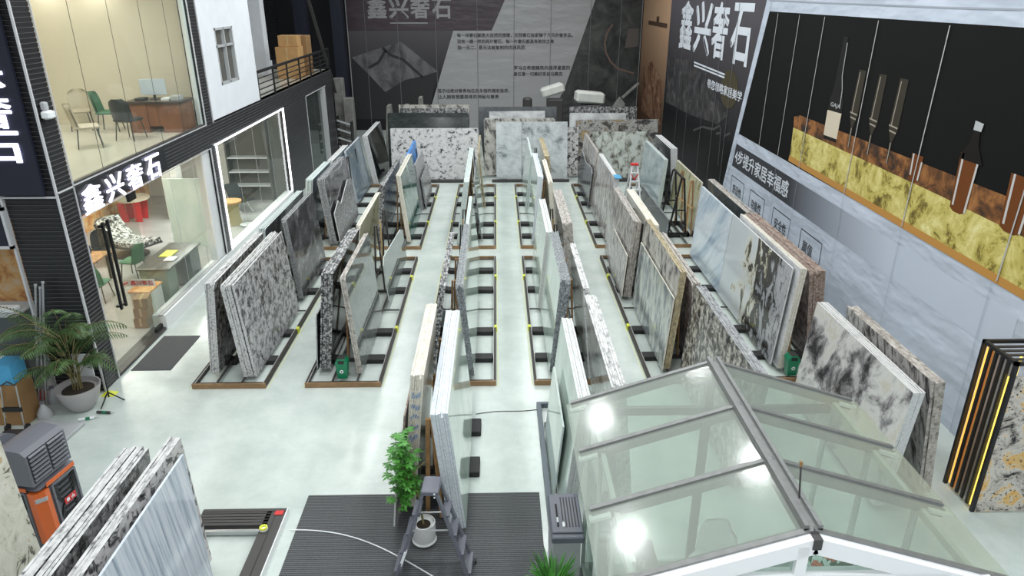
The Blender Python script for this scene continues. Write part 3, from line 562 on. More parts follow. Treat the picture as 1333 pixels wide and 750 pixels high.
# ================================================================= FLOOR RACKS
COLS = [(-5.87, -4.47, -5.18), (-3.72, -2.27, -2.97), (-1.50, -.05, -.87), (.69, 2.10, 1.43), (2.92, 4.32, 3.60), (5.15, 6.62, 5.92)]
CN = ['shopfront column', 'second column from shopfront', 'third column from shopfront', 'fourth column from shopfront', 'fifth column from shopfront', 'banner wall column']
def make_rack(wd_, ln, cx, label):
    t = thing('floor_rack', label, 'slab rack')
    for x in (0, wd_-.055):
        b_ = MB().box(x, x+.055, .03, ln-.03, .012, .10).box(x+(.0 if x else .045), x+(.01 if x else .055), .03, ln-.03, .10, .108, 1)
        b_.build('side_rail', [M['bronze'], M['lgrey']], t)
    MB().box(0, wd_, 0, .03, 0, .105).build('end_rail', M['brown'], t)
    MB().box(0, wd_, ln-.03, ln, 0, .105).build('end_rail', M['brown'], t)
    for y in (1.05, 2.30, 4.70, 6.05):
        MB().box(.055, wd_-.055, y-.03, y+.03, .012, .075).build('cross_bar', M['dsteel'], t)
        for x0, x1 in ((.065, .54), (wd_-.54, wd_-.065)):
            MB().cbox(x0, x1, y-.12, y+.12, .0, .105, .012).build('rubber_pad', M['rubber'], t)
    for y in (.12, 3.5, ln-.15):
        MB().box(.055, wd_-.055, y-.012, y+.012, .04, .07).build('cross_bar', M['dsteel'], t)
    for x in (cx-.24, cx+.24):
        MB().box(x-.02, x+.02, .03, ln-.03, .075, .095).build('inner_rail', M['dsteel'], t)
    for y in (1.05, 2.3, 4.7, 6.05):
        for s_ in (-1, 1):
            MB().bar((cx+s_*.11, y, .08), (cx+s_*.025, y, 1.78), .035, .06, 0).build('upright', M['dsteel'] if y > 3 else M['wood'], t)
    for y in (1.3, 5.4):
        MB().bar((cx-.02, y, .09), (cx, y, 1.7), .03, .05).build('timber_peg', M['lightwood'], t)
    for x in (-.022, wd_-.04):
        for y in (2.45, 5.55):
            MB().box(x, x+.062, y-.06, y+.06, .0, .112).build('yellow_label', M['yellow'], t)
    return t
for r_, (y0, ln, rn) in enumerate(((11.95, 7.08, 'near row'), (19.92, 7.4, 'far row'))):
    for k, (x0, x1, cx) in enumerate(COLS):
        t = make_rack(x1-x0, ln, cx-x0, f'dark rail rack on the floor, {rn}, {CN[k]}')
        t.location = (x0, y0, 0); t['group'] = 'slab racks on the mint floor'
for k, (x0, x1, cx) in enumerate(COLS):                  # pale yellow lines painted along the aisles
    for s_, x in (('shopfront', x0-.05), ('banner', x1+.02)):
        for (y0, ln, rn) in ((11.95, 7.08, 'near'), (19.92, 7.4, 'far')):
            tag(MB().box(x, x+.03, y0, y0+ln, .0005, .002).build('floor_line', M['paleyellow']), f'thin pale yellow floor line along {s_} side of {rn} rack, {CN[k]}', 'floor line', 'yellow floor lines beside the racks')
# ================================================================= STONE SLABS
ORD = ['first', 'second', 'third', 'fourth', 'fifth', 'sixth', 'seventh', 'eighth', 'ninth', 'tenth', 'eleventh', 'twelfth']
rs = random.Random(11)
def slab_mesh(poly, t0, t1, mats):
    b_ = MB(); n = len(poly)
    vs = [(t0, y, z) for y, z in poly]+[(t1, y, z) for y, z in poly]
    b_.add(vs, [tuple(range(n-1, -1, -1)), tuple(range(n, 2*n))], 0)
    k = len(b_.f)
    b_.f += [(i, (i+1) % n, n+(i+1) % n, n+i) for i in range(n)]; b_.mi += [1]*n
    return b_.mesh('stone_slab', mats)
def outline(L_, H_, cut=.35):
    q = lambda a: rs.uniform(-a, a)
    pts = [(q(.01), 0), (L_+q(.01), 0)]
    if rs.random() < cut: c = rs.uniform(.03, .09); pts += [(L_, H_-c), (L_-c*.9, H_+q(.006))]
    else: pts += [(L_+q(.012), H_+q(.01))]
    if rs.random() < cut: c = rs.uniform(.02, .08); pts += [(c, H_+q(.006)), (q(.005), H_-c)]
    else: pts += [(q(.012), H_+q(.01))]
    return pts
ALL = {}
def bundle(look, place, side, y0, y1, xb, xt, zt, n, pitch, face, edge, z0=.11, rz=0, poly=None, cut=.35, lj=.014, frm='aisle', key=None, cat='stone slab', single=None, gaps=()):
    """n slabs leaning together; side R/L = which way the outer face looks; the rest stack inwards"""
    a = math.atan2(xt-xb, zt-z0); h = math.hypot(xt-xb, zt-z0); s_ = 1 if side == 'R' else -1
    out = []; off = 0
    for i in range(n):
        L_ = y1-y0; dy = 0 if i == 0 else rs.uniform(-lj, lj)
        pl = poly if (poly and i == 0) else outline(L_ + (0 if i == 0 else rs.uniform(-lj, lj)), h + (0 if i == 0 else rs.uniform(-.014, .006)), cut)
        t_ = pitch*.925
        me = slab_mesh(pl, 0, -s_*t_, [ST[face], ED[edge]])
        ob = bpy.data.objects.new('stone_slab', me); COL.objects.link(ob)
        d = -s_*off/math.cos(a)
        if rz: ob.location = (y1-dy, xb+d, z0)
        else: ob.location = (xb+d, y0+dy, z0)
        ob.rotation_euler = (0, a, rz)
        off += pitch + (.02 if i+1 in gaps else 0)
        if n == 1: lb = single or f'{look} slab, {place}'
        else: lb = f'{ORD[i]} {look} slab from {frm}, {place}'
        tag(ob, lb, cat, f'{look} slabs, {place}', 'thing'); out.append(ob)
    if key: ALL[key] = out
    return out
H90 = math.pi/2
NR, FR = 'near row', 'far row'
# ---- first column (beside the shopfront)
bundle('grey-flecked white granite', f'front half, {NR}, {CN[0]}', 'R', 12.22, 15.42, -4.70, -4.87, 2.04, 9, .0265, 'granite', 'white', gaps=(2,))
bundle('dark-flecked granite', f'front half, {NR}, {CN[0]}', 'L', 12.37, 15.4, -5.66, -5.46, 2.02, 6, .029, 'granited', 'white', frm='shopfront')
bundle('smoky dark marble', f'rear half, {NR}, {CN[0]}', 'R', 16.06, 18.6, -4.75, -4.93, 2.11, 5, .027, 'cloud', 'grey', cut=.8)
bundle('blue-grey', f'rear half, {NR}, {CN[0]}', 'L', 15.75, 19.25, -5.72, -5.50, 2.0, 5, .03, 'darkgrey', 'mint', frm='shopfront')
bundle('black cloudy marble', f'front half, {FR}, {CN[0]}', 'R', 20.16, 23.4, -4.78, -4.98, 2.06, 7, .030, 'cloud', 'grey', cut=.9, poly=[(0, 0), (3.24, 0), (3.24, 1.9), (2.6, 1.96), (2.4, 1.83), (1.5, 1.86), (1.2, 1.94), (.12, 1.95), (0, 1.8)])
bundle('broken grey marble', f'leaning outermost, front half, {FR}, {CN[0]}', 'R', 20.22, 23.2, -4.68, -4.83, 1.45, 1, .028, 'silverspeck', 'clean', poly=[(0, 0), (2.98, 0), (2.98, 1.25), (2.4, 1.35), (1.0, .95), (.75, 1.12), (0, .92)])
bundle('pale blue-edged', f'front half, {FR}, {CN[0]}', 'L', 20.45, 22.85, -5.80, -5.58, 2.0, 6, .034, 'bluegrey', 'mint', frm='shopfront')
bundle('pale-topped grey', f'middle, {FR}, {CN[0]}', 'L', 23.0, 25.6, -5.72, -5.50, 2.0, 6, .03, 'bluegrey', 'clean', frm='shopfront')
bundle('blue-grey quartzite', f'rear half, {FR}, {CN[0]}', 'R', 24.62, 27.3, -4.94, -5.22, 1.96, 2, .035, 'bluegrey', 'blue')
bundle('white-edged black', f'behind the far row, {CN[0]}', 'R', 27.42, 30.7, -4.64, -4.94, 1.98, 5, .042, 'blackgloss', 'clean', cut=.1)
# ---- second column
bundle('black-faced white-edged', f'front half, {NR}, {CN[1]}', 'L', 12.5, 15.3, -3.55, -3.32, 2.14, 7, .032, 'blackgloss', 'dark', frm='shopfront')
bundle('short grey', f'beside the black-faced bundle, {NR}, {CN[1]}', 'L', 12.45, 14.2, -3.60, -3.50, 1.3, 1, .024, 'darkgrey', 'grey')
bundle('mirror-polished grey', f'front half, {NR}, {CN[1]}', 'R', 12.3, 14.95, -2.67, -2.83, 2.15, 3, .036, 'mirror', 'tan', cut=.9)
bundle('pale grey broken', f'rear half, {NR}, {CN[1]}', 'R', 15.5, 18.9, -2.56, -2.66, 1.3, 1, .025, 'mirror', 'mint', poly=[(0, 0), (3.4, 0), (3.38, .85), (3.0, .97), (.2, 1.2), (0, 1.05)])
bundle('olive onyx', f'rear half, {NR}, {CN[1]}', 'L', 15.95, 19.0, -3.52, -3.30, 2.0, 3, .034, 'olive', 'cream', frm='shopfront')
bundle('green marble', f'front half, {FR}, {CN[1]}', 'R', 20.33, 23.4, -2.59, -2.80, 2.12, 4, .034, 'greenmarble', 'cream', cut=.1)
bundle('dark grey', f'front half, {FR}, {CN[1]}', 'L', 20.2, 23.8, -3.60, -3.36, 1.9, 4, .03, 'granited', 'dark', frm='shopfront')
bundle('silver-speckled granite', f'rear half, {FR}, {CN[1]}', 'R', 23.7, 26.2, -2.57, -2.74, 1.68, 2, .03, 'silverspeck', 'grey')
bundle('low silver-speckled granite', f'outermost, rear half, {FR}, {CN[1]}', 'R', 24.1, 26.4, -2.46, -2.58, 1.12, 2, .03, 'silverspeck', 'grey')
bw = bundle('blue-wrapped', f'rear half, {FR}, {CN[1]}', 'R', 23.9, 26.3, -2.80, -2.98, 2.0, 1, .09, 'silverspeck', 'grey', single=f'upright board wrapped in blue film behind the green marble slabs', cat='wrapped board')[0]
bw.data.materials[0] = M['blue']; bw.data.materials[1] = M['blue']
# ---- third column
bundle('mint glossy', f'front half, {NR}, {CN[2]}', 'R', 12.16, 16.0, -.47, -.64, 2.02, 5, .03, 'mint', 'slate', cut=.8)
bundle('dark-faced', f'front half, {NR}, {CN[2]}', 'L', 12.3, 15.6, -1.36, -1.10, 1.95, 3, .04, 'blackgloss', 'dark', frm='shopfront')
bundle('glossy pale', f'rear half, {NR}, {CN[2]}', 'R', 16.3, 18.9, -.50, -.68, 1.9, 3, .03, 'mint', 'mint')
bundle('pale-edged', f'front half, {FR}, {CN[2]}', 'L', 20.08, 25.0, -1.22, -.96, 2.0, 4, .04, 'greywhite', 'mint', frm='shopfront')
bundle('thin glossy', f'front half, {FR}, {CN[2]}', 'R', 20.3, 23.6, -.45, -.66, 1.95, 1, .03, 'mint', 'slate')
bundle('tall thin glossy', f'rear half, {FR}, {CN[2]}', 'R', 24.0, 27.1, -.40, -.60, 2.05, 2, .03, 'mint', 'gold')
# ---- fourth column
bundle('pale mint', f'front half, {NR}, {CN[3]}', 'L', 12.28, 15.25, 1.0, 1.17, 2.06, 6, .033, 'mint', 'slate', cut=.5, frm='central aisle')
bundle('white mint-faced', f'rear half, {NR}, {CN[3]}', 'L', 15.35, 18.2, .93, 1.10, 2.0, 4, .042, 'mint', 'clean', cut=.1, frm='central aisle')
bundle('white-speckled granite', f'front half, {NR}, {CN[3]}', 'R', 11.98, 14.6, 1.86, 1.68, 2.0, 3, .04, 'whiteblack', 'white')
bundle('speckled brown-edged granite', f'rear half, {NR}, {CN[3]}', 'R', 16.05, 19.2, 1.96, 1.77, 2.0, 7, .034, 'brownstreak', 'tan')
bundle('glassy pale', f'front half, {FR}, {CN[3]}', 'L', 20.25, 23.6, 1.03, 1.18, 2.1, 5, .034, 'mint', 'blue', cut=.1, frm='central aisle')
bundle('glossy mint', f'rear half, {FR}, {CN[3]}', 'L', 23.75, 27.0, .96, 1.14, 2.0, 2, .034, 'mint', 'mint', frm='central aisle')
bundle('beige-edged', f'front half, {FR}, {CN[3]}', 'R', 19.95, 23.0, 1.78, 1.60, 2.02, 4, .034, 'cream', 'cream')
bundle('gold-edged', f'rear half, {FR}, {CN[3]}', 'R', 23.3, 26.6, 1.92, 1.74, 2.05, 5, .034, 'cream', 'gold')
# ---- fifth column
bundle('veined grey-green marble', f'low one in front, {NR}, {CN[4]}', 'L', 12.3, 15.6, 3.23, 3.335, 1.66, 1, .028, 'greygreen', 'cream', cut=0)
bundle('beige-black granite', f'front half, {NR}, {CN[4]}', 'L', 12.35, 15.75, 3.285, 3.43, 2.18, 4, .03, 'goldblack', 'gold', frm='central aisle', cut=.1)
bundle('grey-brown streaked granite', f'rear half, {NR}, {CN[4]}', 'L', 16.0, 19.25, 3.09, 3.22, 2.04, 6, .03, 'brownstreak', 'tan', frm='central aisle', cut=.1)
bundle('low grey-brown streaked granite', f'outermost, rear half, {NR}, {CN[4]}', 'L', 15.95, 18.0, 3.02, 3.095, 1.22, 1, .028, 'brownstreak', 'cream', cut=0)
bundle('pink-brown granite', f'front half, {NR}, {CN[4]}', 'R', 12.25, 15.3, 4.0, 3.80, 2.0, 5, .034, 'pinkbrown', 'tan', frm='banner wall')
bundle('cream-topped granite', f'rear half, {NR}, {CN[4]}', 'R', 15.85, 19.2, 3.98, 3.79, 2.0, 6, .034, 'cream', 'cream', frm='banner wall')
bundle('grey-brown streaked granite', f'front half, {FR}, {CN[4]}', 'L', 20.3, 23.8, 3.24, 3.43, 2.02, 5, .03, 'brownstreak', 'clean', frm='central aisle', cut=.1)
bundle('charcoal', f'low one, rear half, {FR}, {CN[4]}', 'L', 23.95, 27.2, 3.14, 3.27, 1.46, 1, .03, 'darkgrey', 'grey', poly=[(0, 0), (3.25, 0), (3.25, 1.36), (1.8, 1.2), (.25, 1.32), (0, 1.2)])
bundle('mottled grey-brown granite', f'rear half, {FR}, {CN[4]}', 'L', 24.2, 27.8, 3.24, 3.43, 2.0, 3, .03, 'brownstreak', 'tan', frm='central aisle')
# ---- sixth column
bundle('blue-streaked white marble', f'rear half, {NR}, {CN[5]}', 'L', 16.2, 18.95, 5.48, 5.61, 2.13, 2, .03, 'bluewhite', 'blue', cut=0, frm='aisle')
bundle('black-blotched white marble', f'front half, {NR}, {CN[5]}', 'L', 12.5, 16.12, 5.46, 5.60, 2.17, 1, .034, 'panda', 'clean', cut=0)
bundle('cream-edged', f'behind the black-blotched marble, {NR}, {CN[5]}', 'L', 12.32, 15.9, 5.545, 5.69, 2.24, 3, .04, 'greywhite', 'cream', frm='aisle')
bundle('red-brown edged granite', f'front half, {NR}, {CN[5]}', 'R', 12.8, 16.75, 6.62, 6.40, 2.0, 7, .045, 'pinkbrown', 'red', frm='banner wall')
bundle('dark-topped grey', f'rear half, {NR}, {CN[5]}', 'R', 16.85, 20.3, 6.55, 6.36, 2.0, 5, .04, 'darkgrey', 'tan', frm='banner wall')
bundle('low charcoal', f'standing upright, front half, {FR}, {CN[5]}', 'L', 20.2, 24.2, 5.05, 5.075, .8, 1, .05, 'darkgrey', 'slate', cut=0)
bundle('pale blue mirror-polished', f'rear half, {FR}, {CN[5]}', 'L', 23.9, 27.3, 5.58, 5.71, 1.78, 3, .045, 'framed', 'mint', cut=0, frm='aisle')
bundle('white-edged dark', f'rear half, {FR}, {CN[5]}', 'R', 24.6, 27.2, 6.46, 6.30, 2.02, 5, .048, 'darkgrey', 'clean', frm='banner wall', cut=.2)
bundle('yellow-green onyx', f'front half, {FR}, {CN[5]}', 'L', 21.2, 24.4, 6.12, 6.26, 1.66, 2, .03, 'onyx', 'cream', frm='aisle', cut=0)
# ---- loose bundles in front of the near row
b15 = bundle('cream-edged', 'bundle behind the leafy plant', 'L', 8.36, 10.75, -1.40, -1.18, 2.28, 6, .03, 'cream', 'cream', frm='shopfront', cut=.1)
bundle('red-brown', 'leaning on the cream-edged bundle behind the leafy plant', 'L', 8.2, 9.6, -1.445, -1.285, 1.75, 1, .024, 'pinkbrown', 'red', cut=0)
bundle('white thin', 'outermost on the cream-edged bundle behind the leafy plant', 'L', 7.95, 9.1, -1.49, -1.375, 1.35, 1, .024, 'cream', 'clean', cut=0)
b16 = bundle('blue-white streaked', 'beside the grey stepladder', 'R', 7.88, 11.15, -.47, -.66, 1.98, 7, .034, 'mint', 'blue', frm='central aisle', cut=.1)
bundle('mint-faced white', 'between glass roof and fourth column', 'L', 7.95, 10.75, .86, 1.06, 2.0, 5, .036, 'mint', 'clean', frm='central aisle', cut=.1)
bundle('low glossy', 'outermost between glass roof and fourth column', 'L', 8.5, 10.3, .79, .90, 1.35, 1, .028, 'mint', 'mint')
bundle('white-topped cloudy marble', 'behind the glass roof ridge', 'R', 8.5, 11.75, 1.96, 1.76, 2.0, 6, .034, 'greywhite', 'white', frm='aisle', cut=.7)
bundle('cream-speckled black granite', 'behind the glass roof', 'L', 8.7, 12.1, 3.52, 3.67, 2.0, 5, .036, 'speckdark', 'grey', frm='central aisle', cut=.1)
bundle('grey-clouded white marble', 'beside the lit display tower', 'L', 8.22, 11.3, 5.44, 5.61, 2.0, 5, .036, 'greypatch', 'clean', frm='glass roof', cut=0)
bundle('mottled grey granite', 'closest to banner wall', 'R', 8.5, 11.1, 6.44, 6.22, 2.0, 4, .046, 'brownstreak', 'tan', frm='banner wall', cut=.2)
bundle('grey-topped', 'thick bundle beside orange air cooler', 'L', 4.2, 7.2, -4.62, -4.48, 2.0, 8, .034, 'granited', 'white', frm='air cooler', cut=.1, gaps=(4,))
bundle('black-blotched white granite', 'beside the floor grate', 'R', 4.2, 7.36, -3.80, -3.87, 2.02, 4, .036, 'whiteblot', 'white', frm='blue-streaked slab', cut=.1)
bundle('pale blue-grey streaked marble', 'large one beside the slatted floor grate', 'R', 4.0, 7.04, -3.66, -3.715, 2.0, 1, .03, 'bluestreak', 'blue', cut=0)
bundle('rust-patched cream granite', 'leaning in front of the orange air cooler', 'R', 4.3, 7.05, -5.70, -5.78, 2.4, 1, .035, 'creamblack', 'tan', cut=0)
# blue paint scrawls on the ends of the cream-edged bundle
for i, ob in enumerate(b15[1:5]):
    k = MB()
    for q in range(5):
        z = 1.15+q*.17+rs.uniform(-.04, .04)
        k.bar((.008, -.016, z), (.019, -.016, z+rs.uniform(.03, .09)), .010, .004, side=(0, 0, 1))
    k.build('blue_paint_mark', M['blue'], ob)
# ---- crosswise bundles at the far end, faces towards the aisles
BK_ = 'crosswise at the end of the hall'
def cross(look, place, x0, x1, y, yt, zt, n, pitch, face, edge, **k):
    return bundle(look, place, 'L', x0, x1, y, yt, zt, n, pitch, face, edge, rz=H90, frm='racks', **k)
cross('white black-specked granite', 'crosswise behind the second column', -4.2, -.75, 28.1, 28.4, 2.08, 3, .035, 'whiteblack', 'clean', cut=0)
cross('dark green granite', 'crosswise, behind the black-specked granite', -4.42, -1.15, 28.9, 29.3, 2.36, 2, .05, 'darkgreen', 'grey', cut=.8)
cross('tall dark green granite', 'crosswise, behind the black-specked granite', -4.46, -1.14, 29.25, 29.62, 2.50, 2, .05, 'darkgreen', 'mint', cut=.9)
cross('white-topped grey', 'crosswise, behind the black-specked granite', -4.0, -1.2, 29.85, 30.1, 2.62, 3, .05, 'granited', 'clean')
cross('black speckled', 'crosswise, rearmost behind the black-specked granite', -4.1, -1.15, 30.3, 30.55, 2.70, 2, .05, 'goldblack', 'gold')
cross('silver clouded marble', 'crosswise between third and fourth columns', -.02, 1.0, 28.1, 28.4, 2.33, 1, .035, 'lightcloud', 'clean', cut=0)
cross('wide silver clouded marble', 'crosswise at the end of the central aisle', 1.005, 2.82, 28.1, 28.4, 2.33, 1, .035, 'lightcloud', 'clean', cut=0)
cross('speckled white-rimmed', 'crosswise, behind the silver clouded marble', -.5, 2.36, 28.75, 29.05, 2.36, 2, .05, 'goldblack', 'clean', cut=.95)
cross('black blotched', 'crosswise between clouded marble and moss granite', 2.3, 3.3, 28.6, 28.8, 2.05, 1, .04, 'whiteblot', 'grey')
cross('grey clouded', 'crosswise, behind the silver clouded marble', -.3, 2.0, 29.5, 29.85, 2.53, 1, .05, 'greywhite', 'grey', cut=0)
cross('dark slate-edged', 'crosswise, rearmost behind the silver clouded marble', -.72, 2.5, 29.75, 30.15, 2.66, 3, .05, 'darkgrey', 'slate', cut=.9)
cross('white moss-flecked granite', 'crosswise behind the fifth column', 3.84, 6.06, 28.2, 28.45, 1.92, 2, .035, 'mossy', 'mint', cut=0)
cross('amber-patterned black granite', 'crosswise, behind the moss-flecked granite', 3.22, 6.56, 28.8, 29.05, 2.30, 2, .045, 'exotic', 'grey', cut=.1)
cross('white-rimmed grey', 'crosswise, behind the moss-flecked granite', 3.0, 5.3, 29.2, 29.45, 2.50, 2, .045, 'greywhite', 'clean', cut=.9)
cross('dark mottled', 'crosswise, rearmost behind the moss-flecked granite', 3.1, 5.9, 30.1, 30.35, 2.62, 3, .045, 'granited', 'grey')
for i, (x0, x1) in enumerate(((-4.4, -.8), (-.2, 2.9), (3.3, 6.4))):
    t = thing('floor_rack', 'low dark crosswise rack under the ' + ('black-specked granite', 'silver clouded marble', 'moss-flecked granite')[i], 'slab rack', (x0, 27.95, 0), 0, 'crosswise racks at the hall end')
    for y in (0, 1.2, 2.4): MB().box(0, x1-x0, y, y+.1, 0, .108).build('cross_bar', M['dsteel'], t)
    for x in (.3, (x1-x0)/2, x1-x0-.5): MB().cbox(x, x+.3, .1, 2.4, .0, .106, .01).build('rubber_pad', M['rubber'], t)
# ================================================================= GLASS CONSERVATORY
gh = thing('glass_conservatory', 'grey-framed glass conservatory with a gabled glass roof and white front gable', 'conservatory', (0, 0, 0))
XL, XR, XM, ZE, ZR = .80, 4.25, 2.49, 2.5, 3.06
RY = [7.22, 6.27, 5.35, 4.42]
for side, xe in (('L', XL), ('R', XR)):
    sl = Vector((XM-xe, 0, ZR-ZE)); nrm = Vector((-(ZR-ZE), 0, XM-xe)); nrm = nrm if nrm.z > 0 else -nrm; nrm.normalize()
    for i, y in enumerate(RY):
        a = Vector((xe, y, ZE))+sl*.03; b_ = Vector((XM, y, ZR))
        MB().bar(a-nrm*.05, b_-nrm*.05, .15, .08, side=(0, 1, 0)).bar(a+nrm*.012, b_+nrm*.012, .05, .022, side=(0, 1, 0)).build('rafter', M['alu'], gh)
        if i < 3:
            p = Vector((xe, y-.09, ZE))+sl*.015-nrm*.03
            MB().bar(p, p+sl*.115, .075, .03, side=(0, 1, 0)).build('end_cap', M['whiteframe'], gh)
        if i < 3:
            y1, y0 = y-.0, RY[i+1]
            q = [Vector((xe, y1, ZE)), Vector((xe, y0, ZE)), Vector((XM, y0, ZR)), Vector((XM, y1, ZR))]
            MB().add([v-nrm*.004 for v in q]+[v+nrm*.004 for v in q], [(3,2,1,0),(4,5,6,7),(0,1,5,4),(1,2,6,5),(2,3,7,6),(3,0,4,7)]).build('roof_pane', M['roofglass'], gh)
    xw = XL+.29 if side == 'L' else XR-.29
    zw = ZE+(ZR-ZE)*.29/(XM-XL)
    MB().box(xw-.025, xw+.025, RY[-1], RY[0], zw-.13, zw-.05).build('eave_beam', M['alulight'], gh)
    MB().box(xw-.03, xw+.03, RY[-1], RY[0], .0, .12).build('sill_beam', M['alulight'], gh)
    for y in RY: MB().cbox(xw-.025, xw+.025, y-.03, y+.03, 0, zw-.05, .006).build('post', M['alulight'], gh)
    for i in range(3): MB().box(xw-.004, xw+.004, RY[i+1]+.03, RY[i]-.03, .12, zw-.13).build('wall_pane', M['wallglass'], gh)
rc = MB()
for x in (-.055, .055): rc.box(XM+x-.018, XM+x+.018, RY[-1], RY[0]+.04, ZR-.05, ZR+.05)
rc.box(XM-.075, XM+.075, RY[-1], RY[0], ZR-.09, ZR+.018)
rc.build('ridge_beam', M['alu'], gh)
# far gable
fg = RY[0]-.0
MB().box(XL+.29, XR-.29, fg-.03, fg+.03, 2.36, 2.46).build('tie_beam', M['alu'], gh)
MB().box(XM-.05, XM+.05, fg-.03, fg+.03, 0, ZR-.08).build('gable_post', M['alu'], gh)
for x0, x1 in ((XL+.31, XM-.05), (XM+.05, XR-.31)):
    MB().box(x0, x1, fg-.004, fg+.004, .12, 2.36).build('gable_pane', M['wallglass'], gh)
    MB().box(x0, x1, fg-.03, fg+.03, 0, .12).build('gable_sill', M['alulight'], gh)
MB().prism([(XL+.3, 2.46), (XR-.3, 2.46), (XM, ZR-.1)], lambda q, k: (q[0], fg-.004+.008*k, q[1])).build('gable_pane', M['wallglass'], gh)
# white front gable
ng = RY[-1]
for xe in (XL-.04, XR+.04):
    MB().bar((xe, ng-.05, ZE-.09), (XM, ng-.05, ZR-.075), .10, .15, side=(0, 1, 0)).build('gable_rafter', M['whiteframe'], gh)
MB().box(XL+.62, XR-.62, ng-.10, ng, 2.60, 2.69).build('front_tie_beam', M['whiteframe'], gh)
MB().box(XM-.14, XM-.05, ng-.10, ng, 2.69, 2.98).build('king_post', M['whiteframe'], gh)
MB().box(XM-.035, XM+.035, ng-.11, ng+.02, ZR-.10, ZR+.0).build('ridge_end_cap', M['dsteel'], gh)
for x in (XL+.29, XM-.4, XM+.5, XR-.29): MB().box(x-.05, x+.05, ng-.10, ng, 0, 2.60).build('front_post', M['whiteframe'], gh)
for x0, x1 in ((XL+.34, XM-.45), (XM-.35, XM+.45), (XM+.55, XR-.34)): MB().box(x0, x1, ng-.055, ng-.047, .1, 2.60).build('front_pane', M['wallglass'], gh)
MB().prism([(XL+.75, 2.70), (XM-.14, 2.70), (XM-.14, 2.90)], lambda q, k: (q[0], ng-.055+.008*k, q[1])).build('gable_pane', M['wallglass'], gh)
MB().prism([(XM-.05, 2.70), (XR-.75, 2.70), (XM-.05, 2.93)], lambda q, k: (q[0], ng-.055+.008*k, q[1])).build('gable_pane', M['wallglass'], gh)
pr_ = thing('window_prop', 'thin upright metal rod standing on the conservatory ridge', 'rod', (XM+.01, 4.75, ZR+.05))
MB().tube([(0, 0, 0), (-.02, .03, .30)], .008, 6).build('rod', M['dsteel'], pr_)
MB().tube([(-.02, .03, .30), (-.023, .034, .345)], .013, 6).build('grip', M['pinkish'] if 'pinkish' in M else M['carton'], pr_)

# ================================================================= SMALL BUILDERS
def chair(label, mat_, loc, rz, group=None, shell=False, legm='dsteel'):
    """a chair facing its own +x"""
    t = thing('chair', label, 'chair', loc, rz, group)
    seat = MB().cbox(-.24, .24, -.24, .24, .42, .49, .03); smooth_angle(seat.build('seat', mat_, t))
    b_ = MB(); n, k = 10, 8
    def bk(u, v, o_=0):
        a = (u-.5)*2; w_ = .25*(1-.35*max(0, v-.55)**1.5*2)
        return Vector((-.24-.10*v+.10*a*a-o_, a*w_*(1 if v < .8 else math.sqrt(max(.05, 1-((v-.8)/.25)**2))), .47+.48*v))
    b_.grid(lambda u, v: bk(u, v), n, k); b_.grid(lambda u, v: bk(u, v, .035), n, k)
    smooth_angle(b_.build('backrest', mat_, t))
    for sx in (-1, 1):
        for sy in (-1, 1): MB().tube([(sx*.18, sy*.18, .43), (sx*.24, sy*.23, 0)], .014, 6).build('leg', M[legm], t)
    return t
def frond_mesh(length, droop, leaflets=16, wl=.32, rise=.6):
    b_ = MB(); pts = []
    for i in range(13):
        s_ = i/12; pts.append(Vector((length*.75*s_**1.25, 0, length*rise*s_*1.25-droop*length*s_**2.6)))
    b_.tube(pts, .009, 5, 0, .003)
    for i in range(leaflets):
        s_ = .22+.78*i/(leaflets-1); k = s_*12; j = min(int(k), 11); p = pts[j].lerp(pts[j+1], k-j); tg = (pts[j+1]-pts[j]).normalized()
        ll = wl*(math.sin(math.pi*min(1, .25+s_*.72))**.7)
        for sd in (-1, 1):
            d = (tg*.75+Vector((0, sd, 0))*.75+Vector((0, 0, -.28))).normalized(); w_ = .013
            q = d.cross(Vector((0, 0, 1))).normalized()*w_
            tip = p+d*ll+Vector((0, 0, -.22*ll)); mid = p+d*ll*.5
            b_.add([p-q*.4, mid-q, tip, mid+q], [(0, 1, 2, 3)], 1)
    return b_
# areca palm in a grey bowl pot
pl = thing('potted_palm', 'tall feathery palm in a grey bowl pot beside the black corner pillar', 'potted palm', (-7.60, 11.32, 0))
smooth_angle(MB().lathe([(.16, 0), (.21, .04), (.30, .20), (.36, .40), (.375, .47), (.35, .47), (.335, .40), (.0, .40)], 32).build('pot', M['pot'], pl), 50)
MB().lathe([(.33, .39), (.2, .41), (.01, .42)], 24).build('soil', M['soil'], pl)
rp = random.Random(4)
for i in range(34):
    az = i*2.4+rp.uniform(-.3, .3); Lf = rp.uniform(.95, 1.45)*(1 if math.sin(az) < .25 else .42)
    up_ = rp.uniform(.55, 1.25)
    fb = frond_mesh(Lf, rp.uniform(.3, .75), 20, rp.uniform(.24, .34), up_)
    fb.build('frond', [M['stem'], M['palm']], pl, loc=(.08*math.cos(az), .08*math.sin(az), .65+rp.uniform(0, .85)), rot=(0, 0, az))
for i in range(9):
    az = i*.7+.2; MB().tube([(.07*math.cos(az), .07*math.sin(az), .38), (.10*math.cos(az*1.3), .10*math.sin(az*1.3), 1.0)], .014, 6, 0, .008).build('stem', M['stem'], pl)
tag(MB().cbox(-.17, .17, -.012, .012, 0, .85, .01).build('white_board', M['white'], loc=(-7.74, 11.84, 0)), 'white plastic board standing behind the potted palm', 'board')
